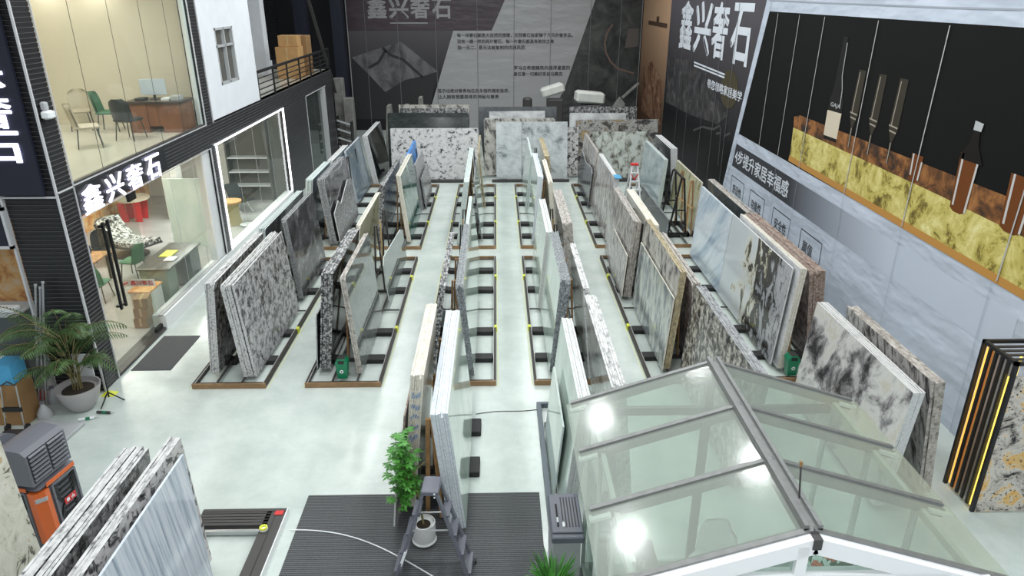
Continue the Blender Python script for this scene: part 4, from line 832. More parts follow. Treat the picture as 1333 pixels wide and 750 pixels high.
# leaning steel tubes, boxes, hand cart
for i, (dx, hgt) in enumerate(((-.03, 2.25), (.04, 2.2), (.11, 2.3))):
    tb = thing('steel_tube', ('slim steel tube leaning on the front pillar, outer one', 'slim steel tube leaning on the front pillar, middle one', 'slim steel tube leaning on the front pillar, closest to the palm')[i], 'tube', (-8.38+dx, 11.32, 0), 0, 'steel tubes on the corner pillar')
    MB().tube([(0, 0, 0), (.27, .42, hgt)], .022, 10).build('tube', M['steel'], tb)
    MB().tube([(.27, .42, hgt), (.272, .423, hgt+.03)], .027, 10).build('end_cap', M['lgrey'], tb)
def carton(x, y, z, a, b_, h, rz, mm, label, name='cardboard_box', cat='box', grp=None):
    o_ = tag(MB().cbox(-a/2, a/2, -b_/2, b_/2, 0, h, .008).build(name, M[mm], loc=(x, y, z), rot=(0, 0, rz)), label, cat, grp)
    MB().box(-.025, .025, -b_/2-.002, b_/2+.002, h*.2, h+.002).build('packing_tape', M['lightwood'] if 'carton' in mm else M['white'], o_); return o_
carton(-8.62, 10.98, 0, .72, .42, .80, .0, 'carton', 'large brown cardboard box under the blue box beside the steel tubes')
carton(-9.35, 10.8, 0, .6, .6, .70, .0, 'cartonl', 'tan cardboard box at the picture edge beside the large brown box')
carton(-8.64, 10.98, .805, .68, .40, .36, .0, 'skyblue', 'sky blue wrapped box on top of the large brown cardboard box', 'wrapped_box')
hc = thing('hand_cart', 'folding luggage cart with silver tubes in front of the cardboard boxes', 'hand cart', (-8.34, 10.66, 0), .0)
for x in (-.16, .16): MB().tube([(x, -.10, .04), (x*.8, .03, .85)], .012, 8).build('tube_rail', M['steel'], hc)
MB().tube([(-.128, .03, .84), (0, .035, .92), (.128, .03, .84)], .014, 8).build('handle', M['dsteel'], hc)
MB().box(-.16, .16, -.06, -.02, .38, .46).build('cross_brace', M['rubber'], hc)
MB().box(-.18, .18, -.36, -.08, .03, .05).build('toe_plate', M['dsteel'], hc)
for x in (-.17, .17): MB().lathe([(.01, 0), (.07, 0), (.07, .03), (.01, .03)], 16).build('wheel', M['rubber'], hc, loc=(x, -.06, .07), rot=(0, H90, 0))
tag(MB().cbox(-.42, .40, -.38, .38, 0, .07, .01).build('floor_plate', M['lgrey'], loc=(-7.70, 10.42, 0), rot=(0, 0, -.1)), 'grey flat plate on the floor beside the hand cart', 'plate')
tag(MB().box(-.07, .07, -.03, .03, 0, .015).build('yellow_marker', M['yellow'], loc=(-7.80, 10.6, .071), rot=(0, 0, .5)), 'short yellow tool on the grey floor plate', 'tool')
for i, (x, y, lb) in enumerate(((-8.10, 11.02, 'grey cone-shaped bottle at the foot of the steel tubes'), (-8.24, 11.55, 'grey cone-shaped bottle beside the palm pot'))):
    bt_ = tag(smooth_angle(MB().lathe([(.0, 0), (.12, 0), (.125, .10), (.07, .20), (.035, .25), (.035, .29), (.0, .29)], 20).build('cone_bottle', M['lgrey'], loc=(x, y, 0))), lb, 'bottle', 'grey bottles by the palm')
    MB().lathe([(.04, .285), (.04, .32), (.0, .32)], 14).build('cap', M['grey'], bt_)
rbg = tag(smooth_angle(MB().grid(lambda u, v: Vector((.26*(u-.5)*2, .12*(v-.5)*2, .10*math.sin(math.pi*u)*math.sin(math.pi*v)*(1+.4*math.sin(9*u+5*v)))), 16, 10).build('red_bag', M['red'], loc=(-8.58, 11.72, .004))), 'crumpled red bag on the floor behind the steel tubes', 'bag')
for i, (x, y, rz_, mm, lb) in enumerate(((-7.32, 10.92, .3, 'white', 'white sealant tube lying in front of the palm pot'), (-7.12, 11.12, -.1, 'dsteel', 'dark sealant tube lying behind the white one by the palm pot'))):
    sv = thing('sealant_tube', lb, 'tube', (x, y, .028), rz_, 'sealant tubes by the palm')
    MB().tube([(-.13, 0, 0), (.12, 0, 0)], .026, 12).build('barrel', M[mm], sv); MB().tube([(.12, 0, 0), (.2, 0, 0)], .012, 8, 0, .004).build('nozzle', M['lgrey'], sv)
    MB().tube([(-.02, 0, 0), (.05, 0, 0)], .0265, 12).build('label_band', M['green'], sv)
tp = thing('tripod', 'small black tripod base on the floor at the corner pillar foot', 'tripod', (-7.2, 11.5, 0))
MB().tube([(0, 0, .12), (0, .02, .75)], .014, 8).build('pole', M['rubber'], tp)
for a in (0.3, 2.4, 4.5): MB().tube([(0, 0, .22), (.24*math.cos(a), .24*math.sin(a), .01)], .012, 6).build('leg', M['rubber'], tp)
tag(MB().grid(lambda u, v: Vector((.13*(u-.5)*2, .1*(v-.5)*2, .07*math.sin(math.pi*u)*math.sin(math.pi*v))), 8, 8).build('yellow_rag', M['yellow'], loc=(-7.36, 11.80, .003)), 'crumpled yellow rag between the palm pot and tripod', 'rag')
cv = thing('security_camera', 'white security camera on the black corner pillar by the upper window', 'camera', (XF+.02, 12.05, 5.15))
smooth_angle(MB().cbox(0, .16, -.10, .10, -.06, .08, .03).build('body', M['white'], cv)); MB().cbox(.0, .1, -.05, .05, .08, .22, .02).build('bracket', M['lgrey'], cv); MB().box(.02, .14, -.07, .07, -.10, -.06).build('lens', M['black'], cv)
# door mats
tag(MB().cbox(-.40, .40, -.78, .78, 0, .012, .004).build('door_mat', M['mat'], loc=(-6.99, 13.48, 0)), 'dark ribbed door mat on the floor at the glass shop door', 'mat')
tag(MB().cbox(-1.74, 1.74, -2.2, 2.2, 0, .012, .004).build('carpet_mat', M['mat'], loc=(-1.14, 6.56, 0)), 'big dark ribbed carpet mat under the grey stepladder', 'mat')
cb = []
for i in range(25):
    u = i/24; cb.append((-2.96+2.75*u, 8.0-.55*u-.75*u*u+.10*math.sin(u*5), .022))
tag(smooth_angle(MB().tube(cb, .009, 6).build('white_cable', M['white'])), 'thin white cable trailing across the dark carpet mat', 'cable')
cb = [(-.42+i*.12, 10.95+.03*math.sin(i*.6)+.16*i/10, .008) for i in range(11)]
tag(smooth_angle(MB().tube(cb, .007, 6).build('dark_cable', M['dsteel'])), 'thin dark cable across the floor towards the blue-grey rack corner', 'cable')
# slatted grate and rack end beside the streaked slab
gr = thing('floor_grate', 'dark slatted metal grate on the floor beside the carpet mat', 'grate', (-4.28, 7.0, 0))
for i in range(5): MB().box(0, 1.0, 1.02+i*.062*1.0, 1.07+i*.062, .03, .10).build('slat', M['dsteel'], gr)
MB().box(0, 1.2, 1.30, 1.36, 0, .105).build('end_rail', M['dsteel'], gr)
MB().box(.93, 1.2, -2.4, 1.30, .0, .10).build('side_rail', M['dsteel'], gr); MB().box(1.20, 1.215, -2.4, 1.36, 0, .108).build('white_lip', M['white'], gr)
MB().box(1.06, 1.075, -2.4, 1.3, .10, .103).build('rail_groove', M['black'], gr)
MB().box(.1, .93, .90, .95, .03, .09).build('support_tube', M['steel'], gr)
tr = tag(smooth_angle(MB().lathe([(.034, 0), (.055, 0), (.055, .045), (.034, .045), (.034, 0)], 24).build('tape_roll', M['yellow'], loc=(-3.29, 7.92, .105))), 'small yellow roll of tape on the dark grate rail', 'tape roll')
MB().lathe([(.056, .0), (.058, .0), (.058, .02), (.056, .02)], 24).build('tape_rim', M['white'], tr)
tag(MB().box(-.06, .06, -.045, .045, 0, .004).build('red_sticker', M['red'], loc=(-3.17, 8.26, .106)), 'red sticker on the corner of the dark floor grate', 'sticker')
# ================================================================= AIR COOLER
ac = thing('air_cooler', 'grey and orange evaporative air cooler with louvred grey outlets on top', 'air cooler', (-6.30, 8.06, 0), -.19)
smooth_angle(MB().cbox(-.33, .33, -.32, .32, .06, .96, .05).build('body', M['grey'], ac))
smooth_angle(MB().cbox(-.35, .35, -.34, .34, .96, 1.04, .04).build('top_tray', M['grey'], ac))
MB().cbox(.345, .36, -.20, .30, .965, 1.03, .005).build('orange_trim', M['orange'], ac); MB().cbox(-.3, .18, -.352, -.338, .965, 1.03, .005).build('orange_trim', M['orange'], ac)
MB().prism([(.35, -.17), (.36, -.25), (.27, -.355), (.17, -.345), (.17, -.17)], lambda q, k: (q[0], q[1], .12+.82*k)).build('orange_corner', M['orange'], ac)
MB().prism([(.362, -.235), (.366, -.26), (.29, -.352), (.27, -.352), (.2, -.2)], lambda q, k: (q[0], q[1], .80+.06*k)).build('corner_badge', M['lgrey'], ac)
for face in (0, 1):
    b_ = MB()
    fn = (lambda a, z, d: (.33+d, a, z)) if face == 0 else (lambda a, z, d: (a, -.32-d, z))
    a0, a1 = (-.12, .28) if face == 0 else (-.28, .14)
    am = (a0+a1)/2
    for i in range(9):
        z = .22+i*.08
        b_.bar(fn(am-.10, z, .012), fn(am+.10, z, .012), .02, .03, side=fn(0, 0, 1) if 0 else (0, 0, 1))
    for i in range(6):
        dz = i*.055
        for sg in (-1, 1):
            b_.bar(fn(am+sg*.10, .26+dz, .012), fn(am+sg*.21, .16+dz*.4, .012), .018, .022, side=(0, 0, 1))
            b_.bar(fn(am+sg*.10, .86-dz, .012), fn(am+sg*.21, .92-dz*.4, .012), .018, .022, side=(0, 0, 1))
    b_.build('side_grille', M['black'], ac)
    fr_ = MB()
    for q0, q1 in (((a0, .12), (a1, .12)), ((a1, .12), (a1, .94)), ((a1, .94), (a0, .94)), ((a0, .94), (a0, .12))): fr_.bar(fn(*q0, .012), fn(*q1, .012), .03, .04, side=(0, 0, 1) if q0[1] == q1[1] else fn(1, 0, 0) if face else (0, 1, 0))
    fr_.build('grille_frame', M['grey'], ac)
bd = MB().box(.345, .358, .0, .20, .52, .62).build('red_badge', M['red'], ac)
MB().box(.358, .360, .03, .08, .545, .595).box(.358, .360, .11, .17, .545, .555).box(.358, .360, .11, .17, .565, .575).box(.358, .360, .135, .145, .545, .60).build('badge_mark', M['white'], bd)
hd = MB()
prof = [(.36, 1.10), (.36, 1.56), (.30, 1.62), (.05, 1.64), (-.15, 1.56), (-.27, 1.40), (-.30, 1.10)]
hd.prism(prof, lambda q, k: (q[0], -.38+.66*k, q[1])); hdo = smooth_angle(hd.build('outlet_hood', M['grey'], ac))
MB().box(-.25, .25, -.25, .25, 1.04, 1.12).build('neck', M['grey'], ac)
lv = MB()
for c0, c1 in ((-.34, -.07), (-.03, .24)):
    for i in range(7): lv.bar((.372, c0, 1.17+i*.06), (.372, c1, 1.17+i*.06), .02, .03, side=(.5, 0, 1))
lv.build('louvre', M['grey'], hdo)
MB().box(.355, .362, -.35, -.06, 1.13, 1.56).box(.355, .362, -.04, .25, 1.13, 1.56).build('outlet_opening', M['black'], hdo)
h2 = MB()
for i in range(9):
    a = math.pi*i/8
n_ = 14
h2.grid(lambda u, v: Vector((-.32-.55*u, -.05+.36*math.cos(math.pi*v), 1.12+.46*math.sin(math.pi*v)*(1-.15*u))), 6, n_)
h2.grid(lambda u, v: Vector((-.32, -.05+.36*u*math.cos(math.pi*v), 1.12+.46*u*math.sin(math.pi*v))), 4, n_)
smooth_angle(h2.build('silver_hood', M['silver'], ac))
for x in (-.27, .27):
    for y in (-.26, .26): MB().lathe([(.0, -.02), (.05, -.02), (.05, .02), (.0, .02)], 14).build('wheel', M['rubber'], ac, loc=(x, y, .05), rot=(H90, 0, 0))
# ================================================================= STEPLADDER, PLANTS, BARBECUE
ld = thing('stepladder', 'dark grey folding stepladder standing on the carpet mat', 'stepladder', (-.86, 7.06, .012), -.06)
TOP = 1.36
for sx in (-1, 1):
    # seen from its end: two side frames spread left and right
    for sy in (-1, 1):
        MB().bar((sx*.085, sy*.13+.18, TOP-.05), (sx*.50, sy*.20+.1, .0), .07, .03, side=(0, 1, 0)).build('leg', M['ladder'], ld)
        MB().cbox(sx*.50-.03, sx*.50+.03, sy*.20+.07, sy*.20+.13, -.0, .05, .006).build('foot', M['rubber'], ld)
    for i in range(4):
        f_ = .24+i*.21; x = sx*(.085+.415*f_); z = (TOP-.05)*(1-f_); wy = .13+.07*f_
        MB().cbox(x-.05, x+.05, .18-.08*f_-wy, .18-.08*f_+wy, z-.018, z+.018, .006).build('step', M['ladder'], ld)
MB().cbox(-.11, .11, .02, .34, TOP-.07, TOP, .012).build('top_cap', M['ladder'], ld)
MB().bar((-.24, .0, .77), (.24, .0, .80), .02, .012).bar((-.24, .34, .77), (.24, .34, .80), .02, .012).build('spreader', M['lgrey'], ld)
MB().bar((-.325, -.055, .50), (-.40, -.073, .29), .055, .034, side=(0, 1, 0)).build('white_label', M['white'], ld)
for (dx, dz) in ((.06, .0), (.06, -.05)): MB().box(.05, .07, .012, .02, TOP-.04+dz, TOP-.02+dz).build('rivet', M['white'], ld)
tp_ = thing('leafy_plant', 'tall bright green leafy plant in a white pot behind the stepladder', 'potted plant', (-1.04, 7.74, .012))
smooth_angle(MB().lathe([(.12, 0), (.15, .02), (.17, .05), (.15, .07), (.165, .2), (.16, .34), (.145, .345), (.14, .30), (.0, .30)], 28).build('pot', M['wpot'], tp_), 50)
MB().lathe([(.14, .295), (.01, .31)], 18).build('soil', M['soil'], tp_)
rp = random.Random(9)
MB().tube([(0, 0, .28), (-.05, .05, .7), (-.12, .12, 1.2), (-.16, .15, 1.5)], .016, 7, 0, .008).tube([(-.05, .05, .7), (-.22, .05, 1.05), (-.26, .05, 1.3)], .01, 6, 0, .006).tube([(-.1, .1, 1.1), (.05, .1, 1.25)], .008, 6).build('stem', M['stem'], tp_)
lf = MB()
for i in range(150):
    t_ = rp.random(); cx = -.24+rp.gauss(0, .085); cy = .10+rp.gauss(0, .10); cz = .66+1.0*t_+rp.gauss(0, .03)
    az = rp.uniform(0, 6.28)
    for k in range(6):
        a = az+k*1.047; L_ = rp.uniform(.06, .095); d = Vector((math.cos(a), math.sin(a), rp.uniform(-.45, .05))); q = Vector((-math.sin(a), math.cos(a), 0))*.02
        p = Vector((cx, cy, cz)); lf.add([p, p+d*L_*.5+q, p+d*L_, p+d*L_*.5-q], [(0, 1, 2, 3)])
lf.build('foliage', M['leafb'], tp_)
gp = thing('grassy_plant', 'bushy grassy green plant beside the conservatory below the dark grill', 'potted plant', (.62, 6.38, 0))
smooth_angle(MB().lathe([(.13, 0), (.17, .5), (.18, .56), (.16, .56), (.15, .52), (.0, .52)], 24).build('pot', M['wpot'], gp), 50)
MB().lathe([(.15, .51), (.01, .53)], 18).build('soil', M['soil'], gp)
gb = MB()
for i in range(190):
    a = rp.uniform(0, 6.28); L_ = rp.uniform(.3, .55); r0 = rp.uniform(0, .1); up_ = rp.uniform(.25, 1.0)
    pts = [Vector((math.cos(a)*(r0+L_*.75*s_*(1.15-up_*.6)), math.sin(a)*(r0+L_*.75*s_*(1.15-up_*.6)), .52+L_*up_*s_-L_*.45*s_*s_*(1.2-up_))) for s_ in (0, .25, .5, .75, 1)]
    q = Vector((-math.sin(a), math.cos(a), 0))
    ww = (.008, .012, .012, .008, .001)
    vs = [p-q*w_ for p, w_ in zip(pts, ww)]+[p+q*w_ for p, w_ in zip(pts, ww)]
    gb.add(vs, [(j, j+1, 6+j, 5+j) for j in range(4)], i % 2)
gb.build('foliage', [M['leafb'], M['leaf']], gp)
bq = thing('barbecue_grill', 'dark grey grill with ribbed lid on a pale pedestal beside the conservatory', 'grill', (.84, 7.18, 0))
MB().cbox(-.19, .16, -.30, .34, 0, .80, .01).build('pedestal', M['lgrey'], bq)
MB().cbox(-.21, .19, -.40, .40, .80, .90, .015).build('tray', M['ladder'], bq)
lid = MB().cbox(-.20, .18, -.33, .395, .90, .925, .008).build('lid', M['ladder'], bq)
rbm = MB()
for i in range(6): rbm.box(-.06+i*.038, -.045+i*.038, -.24, .32, .925, .93)
rbm.build('lid_groove', M['black'], lid)
pn = thing('marker_pen', 'dark marker pen lying on the grill lid', 'pen', (.72, 7.15, .936))
MB().tube([(0, -.2, 0), (0, .2, 0)], .011, 8).build('barrel', M['rubber'], pn); MB().tube([(0, -.14, 0), (0, -.05, 0)], .0115, 8).build('white_band', M['white'], pn)
lt = thing('white_lighter', 'small white lighter lying beside the marker pen on the grill', 'lighter', (.79, 6.98, .925))
MB().cbox(-.015, .015, -.045, .03, 0, .018, .004).build('case', M['white'], lt); MB().cbox(-.012, .012, .03, .05, 0, .018, .004).build('cap', M['steel'], lt)
# blue-grey rack and rubber pads around the loose bundles
k = thing('floor_rack', 'blue-grey steel rack frame on the floor beside the conservatory', 'slab rack', (.69, 7.55, 0), 0, 'loose racks')
MB().box(0, .08, 0, 3.66, 0, .09).build('side_rail', M['blueedge'], k); MB().box(.08, 1.3, 3.59, 3.66, 0, .09).build('end_rail', M['blueedge'], k)
for y in (1.55, 2.8):
    MB().cbox(.12, .50, y-.08, y+.16, 0, .105, .012).build('rubber_pad', M['rubber'], k); MB().box(.1, .52, y+.17, y+.2, 0, .1).build('cross_bar', M['lgrey'], k)
k = thing('floor_rack', 'rubber pads and bars on the floor under the blue-white bundle', 'slab rack', (-.75, 7.7, 0), 0, 'loose racks')
for y in (1.44, 2.55):
    MB().cbox(.05, .44, y-.0, y+.42, 0, .105, .012).build('rubber_pad', M['rubber'], k); MB().box(-.5, .40, y+.1, y+.2, 0, .09).build('cross_bar', M['dsteel'], k)
for y in (.5, 1.7, 2.9):
    for s_ in (-1, 1): MB().bar((-.18+s_*.10, y, .05), (-.18+s_*.03, y, 1.7), .06, .06).build('upright', M['wood'], k)
# green bins
for (x, y, lb) in ((-3.02, 12.18, 'green waste bin on the floor at the second rack column'), (5.72, 12.12, 'green waste bin on the floor by the black-blotched white slabs')):
    gbn = thing('waste_bin', lb, 'bin', (x, y, .11), 0, 'green waste bins')
    b_ = MB(); r0 = [(-.10, -.09), (.10, -.09), (.10, .09), (-.10, .09)]
    b_.add([(p[0]*.9, p[1]*.9, 0) for p in r0]+[(p[0]*1.12, p[1]*1.12, .31) for p in r0], [(3,2,1,0), (0,1,5,4), (1,2,6,5), (2,3,7,6), (3,0,4,7), (4,5,6,7)]).build('body', M['green'], gbn)
    lid = smooth_angle(MB().prism([(-.115, .30), (-.115, .36), (-.06, .43), (.06, .43), (.115, .36), (.115, .30)], lambda q, k_: (q[0], -.105+.21*k_, q[1])).build('lid', M['green'], gbn))
    MB().box(-.06, .06, -.107, -.104, .33, .40).build('opening', M['black'], lid); MB().box(-.07, .07, -.09, .09, .428, .434).build('lid_plate', M['dsteel'], lid)
    rg = MB()
    for q in range(3):
        a = q*2.094+.52
        rg.bar((.035*math.cos(a), -.112, .17+.035*math.sin(a)), (.035*math.cos(a+1.6), -.112, .17+.035*math.sin(a+1.6)), .018, .006, side=(0, 0, 1) if abs(math.cos(a+.8)) > .5 else (1, 0, 0))
    rg.build('recycling_mark', M['white'], gbn)
# stepladder and black frame in the far aisle
sl_ = thing('stepladder', 'white and red stepladder standing in the aisle before the moss-flecked granite', 'stepladder', (4.68, 23.8, 0))
for s_ in (-1, 1):
    for q in (-1, 1): MB().bar((s_*.09, q*.05, 1.62), (s_*.26, q*.45, 0), .05, .03).build('leg', M['white'], sl_)
    MB().bar((s_*.12, -.13, 1.35), (0, -.13, 1.15), .04, .03).build('red_bracket', M['red'], sl_)
for i in range(5): MB().box(-.24+i*.03, .24-i*.03, -.43+i*.075, -.36+i*.075, .28+i*.27, .31+i*.27).build('step', M['white'], sl_)
MB().cbox(-.13, .13, -.1, .1, 1.62, 1.68, .01).build('top_cap', M['red'], sl_)
af = thing('a_frame', 'black metal frame with timber pegs standing before the yellow-green onyx', 'frame', (5.22, 20.9, 0))
MB().box(0, .74, 0, .06, .0, .14).box(0, .74, 1.2, 1.26, 0, .14).box(0, .06, 0, 1.26, 0, .14).box(.68, .74, 0, 1.26, 0, .14).box(.22, .26, 0, 1.2, .08, .12).box(.45, .49, 0, 1.2, .08, .12).build('base_frame', M['rubber'], af)
for y in (.05, 1.2):
    MB().bar((.08, y, .12), (.36, y, 1.85), .05).bar((.62, y, .12), (.44, y, 1.85), .05).bar((.2, y, .85), (.54, y, .85), .04).build('side_frame', M['rubber'], af)
MB().bar((.40, .0, 1.85), (.40, 1.25, 1.85), .05).build('top_rail', M['rubber'], af)
for (p, q) in (((.3, .3, 1.25), (.72, -.1, .95)), ((.66, .05, .2), (.66, .05, 1.7))): MB().bar(p, q, .035).build('timber_peg', M['lightwood'], af)
# ================================================================= LIT SAMPLE TOWER BY THE BANNER WALL
lb_ = thing('lit_display_tower', 'black slatted display tower with amber light and orange-flecked stone front', 'display tower', (6.88, 8.18, 0))
for x in (0, .80):
    for y in (0, .66): MB().box(x, x+.05, y, y+.05, 0, 2.46).build('corner_post', M['black'], lb_)
for i in range(4): MB().box(.0, .035, .13+i*.125, .175+i*.125, .05, 2.42).build('slat', M['black'], lb_)
tf = MB().box(0, .85, 0, .05, 2.42, 2.47).box(0, .85, .66, .71, 2.42, 2.47).box(0, .05, 0, .71, 2.42, 2.47).box(.8, .85, 0, .71, 2.42, 2.47)
tf.build('top_frame', M['black'], lb_)
for i in range(4): MB().box(.05, .80, .13+i*.125, .17+i*.125, 2.43, 2.455).build('top_slat', M['dsteel'], lb_)
MB().box(.10, .12, .10, .64, .05, 2.40).build('back_panel', M['lgrey'], lb_)
MB().box(.04, .06, .55, .64, .05, 2.38).build('amber_strip', M['amber'], lb_); MB().box(.04, .06, .055, .125, .05, 2.2).build('gold_strip', M['gold'], lb_)
MB().box(.03, .05, .50, .53, .05, 2.38).build('amber_strip', M['amberdim'], lb_)
MB().box(.05, .80, -.012, .012, .02, 2.26).build('stone_front', [ST['rustgold']], lb_)
for (x, y) in ((.46, .3), (.46, .5)): MB().tube([(x, y, .05), (x, y, 2.3)], .015, 8).build('light_tube', M['gold'], lb_)
# ================================================================= CONSERVATORY CONTENTS
tb = thing('dark_table', 'dark narrow table inside the conservatory along its glass side', 'table', (1.52, 6.35, 0))
MB().cbox(-.36, .36, -.55, .55, .70, .75, .01).build('table_top', plain('dark_table_top', (.07, .07, .068), .4), tb)
for x in (-.31, .31):
    for y in (-.5, .5): MB().box(x-.025, x+.025, y-.025, y+.025, 0, .70).build('leg', M['dsteel'], tb)
def bottle(x, y, z, r, h, mm, label, capm='white', grp='bottles on the conservatory table'):
    t = tag(smooth_angle(MB().lathe([(0, 0), (r, 0), (r, h*.62), (r*.85, h*.7), (r*.35, h*.82), (r*.35, h*.9), (0, h*.9)], 18).build('bottle', M[mm], loc=(x, y, z))), label, 'bottle', grp)
    MB().lathe([(r*.42, h*.88), (r*.42, h), (0, h)], 14).build('bottle_cap', M[capm], t)
carton(1.42, 6.42, .755, .30, .2, .18, .1, 'white', 'white tissue box on the conservatory table', 'tissue_box')
bottle(1.36, 6.72, .755, .07, .30, 'white', 'big white bottle behind the tissue box in the conservatory')
bottle(1.54, 6.66, .755, .045, .27, 'lgrey', 'grey bottle with white cap behind the tissue box in the conservatory')
bottle(1.48, 6.80, .755, .045, .26, 'foam', 'pale bottle at the far end of the conservatory table')
smooth_angle(tag(MB().lathe([(0, 0), (.03, 0), (.04, .1), (.036, .1), (.028, .01)], 16).build('cup', M['foam'], loc=(1.66, 6.4, .755)), 'pale cup beside the tissue box on the conservatory table', 'cup'))
chair('white shell chair inside the conservatory', M['white'], (2.55, 6.75, 0), -2.4, 'conservatory chairs')
chair('white chair inside the conservatory next to the green plants', M['white'], (3.15, 5.5, 0), 2.6, 'conservatory chairs')
cp = thing('flowering_plant', 'leafy plant with orange flowers inside the conservatory front', 'potted plant', (3.0, 4.95, 1.5))
smooth_angle(MB().lathe([(.10, 0), (.14, .2), (.12, .2), (.0, .18)], 18).build('pot', M['wpot'], cp))
lf = MB(); fl = MB()
for i in range(120):
    a = rp.uniform(0, 6.28); L_ = rp.uniform(.25, .7); e_ = rp.uniform(.3, 1.2); p = Vector((math.cos(a)*L_*.6, math.sin(a)*L_*.35, .2+L_*e_)); q = Vector((-math.sin(a), math.cos(a), .3))*.03
    lf.add([p*.75+Vector((0, 0, .05)), p*.9+q, p, p*.9-q], [(0, 1, 2, 3)])
for i in range(14):
    p = Vector((rp.uniform(-.2, .25), rp.uniform(-.15, .1), rp.uniform(.55, .85)))
    fl.lathe([(0, -.02), (.03, 0), (0, .02)], 6, p)
lf.build('foliage', M['leaf'], cp); fl.build('flower', M['orange'], cp)
sdt = thing('plant_stand', 'white plant stand inside the conservatory front', 'stand', (3.0, 4.95, 0))
MB().cbox(-.35, .35, -.18, .18, 1.45, 1.49, .01).build('shelf', M['white'], sdt)
for x in (-.3, .3): MB().box(x-.02, x+.02, -.02, .02, 0, 1.45).build('leg', M['white'], sdt)
# ================================================================= HALL END ODDS AND ENDS
for i, (x, w_, h) in enumerate(((-5.05, .42, 2.35), (-4.3, .5, 2.36), (-3.6, .40, 2.70))):
    tag(MB().prism([(x-.06, 0), (x+w_, 0), (x+w_*.62, h), (x+w_*.30, h)], lambda q, k_: (q[0], 32.6+.7*k_, q[1])).build('concrete_wedge', M['concrete']),
        ('low', 'middle', 'tall pointed')[i]+' grey concrete wedge behind the dark green slabs', 'wedge', 'concrete wedges at the hall end')
tag(MB().cbox(-7.75, -7.3, 35, 35.5, 0, 3.3, .03).build('concrete_block', M['concrete']), 'tall grey concrete block standing at the end of the black facade', 'block')
tag(MB().cbox(-7.25, -6.8, 34.5, 35.0, 0, 2.45, .03).build('concrete_block', M['concrete']), 'shorter grey concrete block beside the striped black crate', 'block')
ck = thing('slatted_crate', 'black slatted crate with slanted pale bars at the facade end', 'crate', (-7.5, 33.75, 0))
MB().box(0, .05, 0, .5, 0, 1.7).box(.65, .70, 0, .5, 0, 1.45).build('side_panel', M['black'], ck)
for i in range(7): MB().bar((.05, .0, .35+i*.2), (.65, .0, .15+i*.2), .08, .03, side=(0, 0, 1)).build('slat', M['dsteel'] if i % 2 else M['lgrey'], ck)
for (x, y, w_, d_, h, tz, tl, lb) in ((2.75, 35, 1.1, .7, 2.35, .30, .28, 'white foam block tilted on a dark plinth before the end banner'), (4.4, 34.6, 1.35, .8, 2.15, .35, -.10, 'white foam block lying on a dark plinth nearer the side banner')):
    tag(MB().cbox(x-w_*.3, x+w_*.4, y-d_/2, y+d_/2, 0, h-.02, .03).build('dark_plinth', M['dsteel']), 'dark plinth under the ' + ('tilted' if tl > 0 else 'flat') + ' white foam block', 'plinth')
    f_ = MB().cbox(-w_/2, w_/2, -d_/2, d_/2, 0, tz*1.5, .09); smooth_angle(tag(f_.build('foam_block', M['foam'], loc=(x, y, h+(.18 if tl > 0 else .05)), rot=(0, -tl, .1)), lb, 'foam block', 'white foam blocks'))
tag(MB().prism([(5.6, 0), (6.1, 0), (6.1, 2.2), (5.9, 2.45), (5.6, 2.0)], lambda q, k_: (q[0], 34.4+.5*k_, q[1])).build('concrete_block', M['concrete']), 'grey angled block before the dark rock photograph on the end banner', 'block')
tag(MB().bar((6.0, 34.65, 2.42), (6.75, 34.65, 3.1), .1).build('timber_bar', M['concrete']), 'slanted grey bar resting on the angled block at the hall end', 'bar')
tag(MB().cbox(1.3, 1.75, 35.5, 36, 0, 2.3, .08).build('dark_machine', M['dsteel']), 'dark upright machine before the grey end banner', 'machine')
tag(MB().cbox(3.42, 3.62, 20.1, 20.5, 2.05, 2.09, .015).build('blue_film', M['skyblue']), 'scrap of blue film on top of the fifth column slabs', 'film')
# ================================================================= OFFICE AND SHOWROOM FURNITURE BEHIND THE GLASS
dk = thing('office_desk', 'red-brown wooden desk in the upper office', 'desk', (-8.35, 18.1, 3.86))
MB().cbox(-.62, .72, -.45, .45, .68, .74, .01).build('desk_top', plain('desk_top', (.05, .03, .025), .3), dk)
MB().box(-.58, -.12, -.40, .40, 0, .68).build('pedestal', M['desk'], dk); MB().box(.22, .68, -.40, .40, 0, .68).build('pedestal', M['desk'], dk); MB().box(-.12, .22, -.38, -.35, .15, .68).build('modesty_panel', M['desk'], dk)
mo = thing('computer_monitor', 'pale computer monitor on the office desk', 'monitor', (-8.42, 18.15, 4.60), .1)
MB().cbox(-.30, .30, -.02, .02, .10, .48, .008).build('screen', M['screen'], mo); MB().box(-.03, .03, .0, .03, .0, .12).build('stand', M['dsteel'], mo); MB().box(-.10, .10, -.07, .09, 0, .012).build('base', M['dsteel'], mo)
for i, (x, mm, lb) in enumerate(((-8.05, 'white', 'white stack of paper on the office desk'), (-7.82, 'lgrey', 'grey desk organiser on the office desk'), (-8.68, 'dsteel', 'dark telephone on the office desk'))):
    tag(MB().cbox(x-.1, x+.1, 17.85, 18.15, 4.60, 4.66+.05*(i == 1), .008).build(('paper_stack', 'desk_organiser', 'telephone')[i], M[mm]), lb, ('paper', 'organiser', 'telephone')[i])
chair('beige upholstered chair by the office end wall', M['beige'], (-10.35, 18.2, 3.86), -1.2)
chair('green velvet chair beside the office desk', M['dgreen'], (-9.55, 18.0, 3.86), .2)
chair('beige chair standing by itself in front of the office window', M['beige'], (-9.0, 15.95, 3.86), .5)
chair('black office chair before the red-brown desk', M['black'], (-8.52, 16.85, 3.86), 1.4)
ct = thing('reception_counter', 'grey stone reception counter behind the showroom window', 'counter', (-8.15, 16.75, .06))
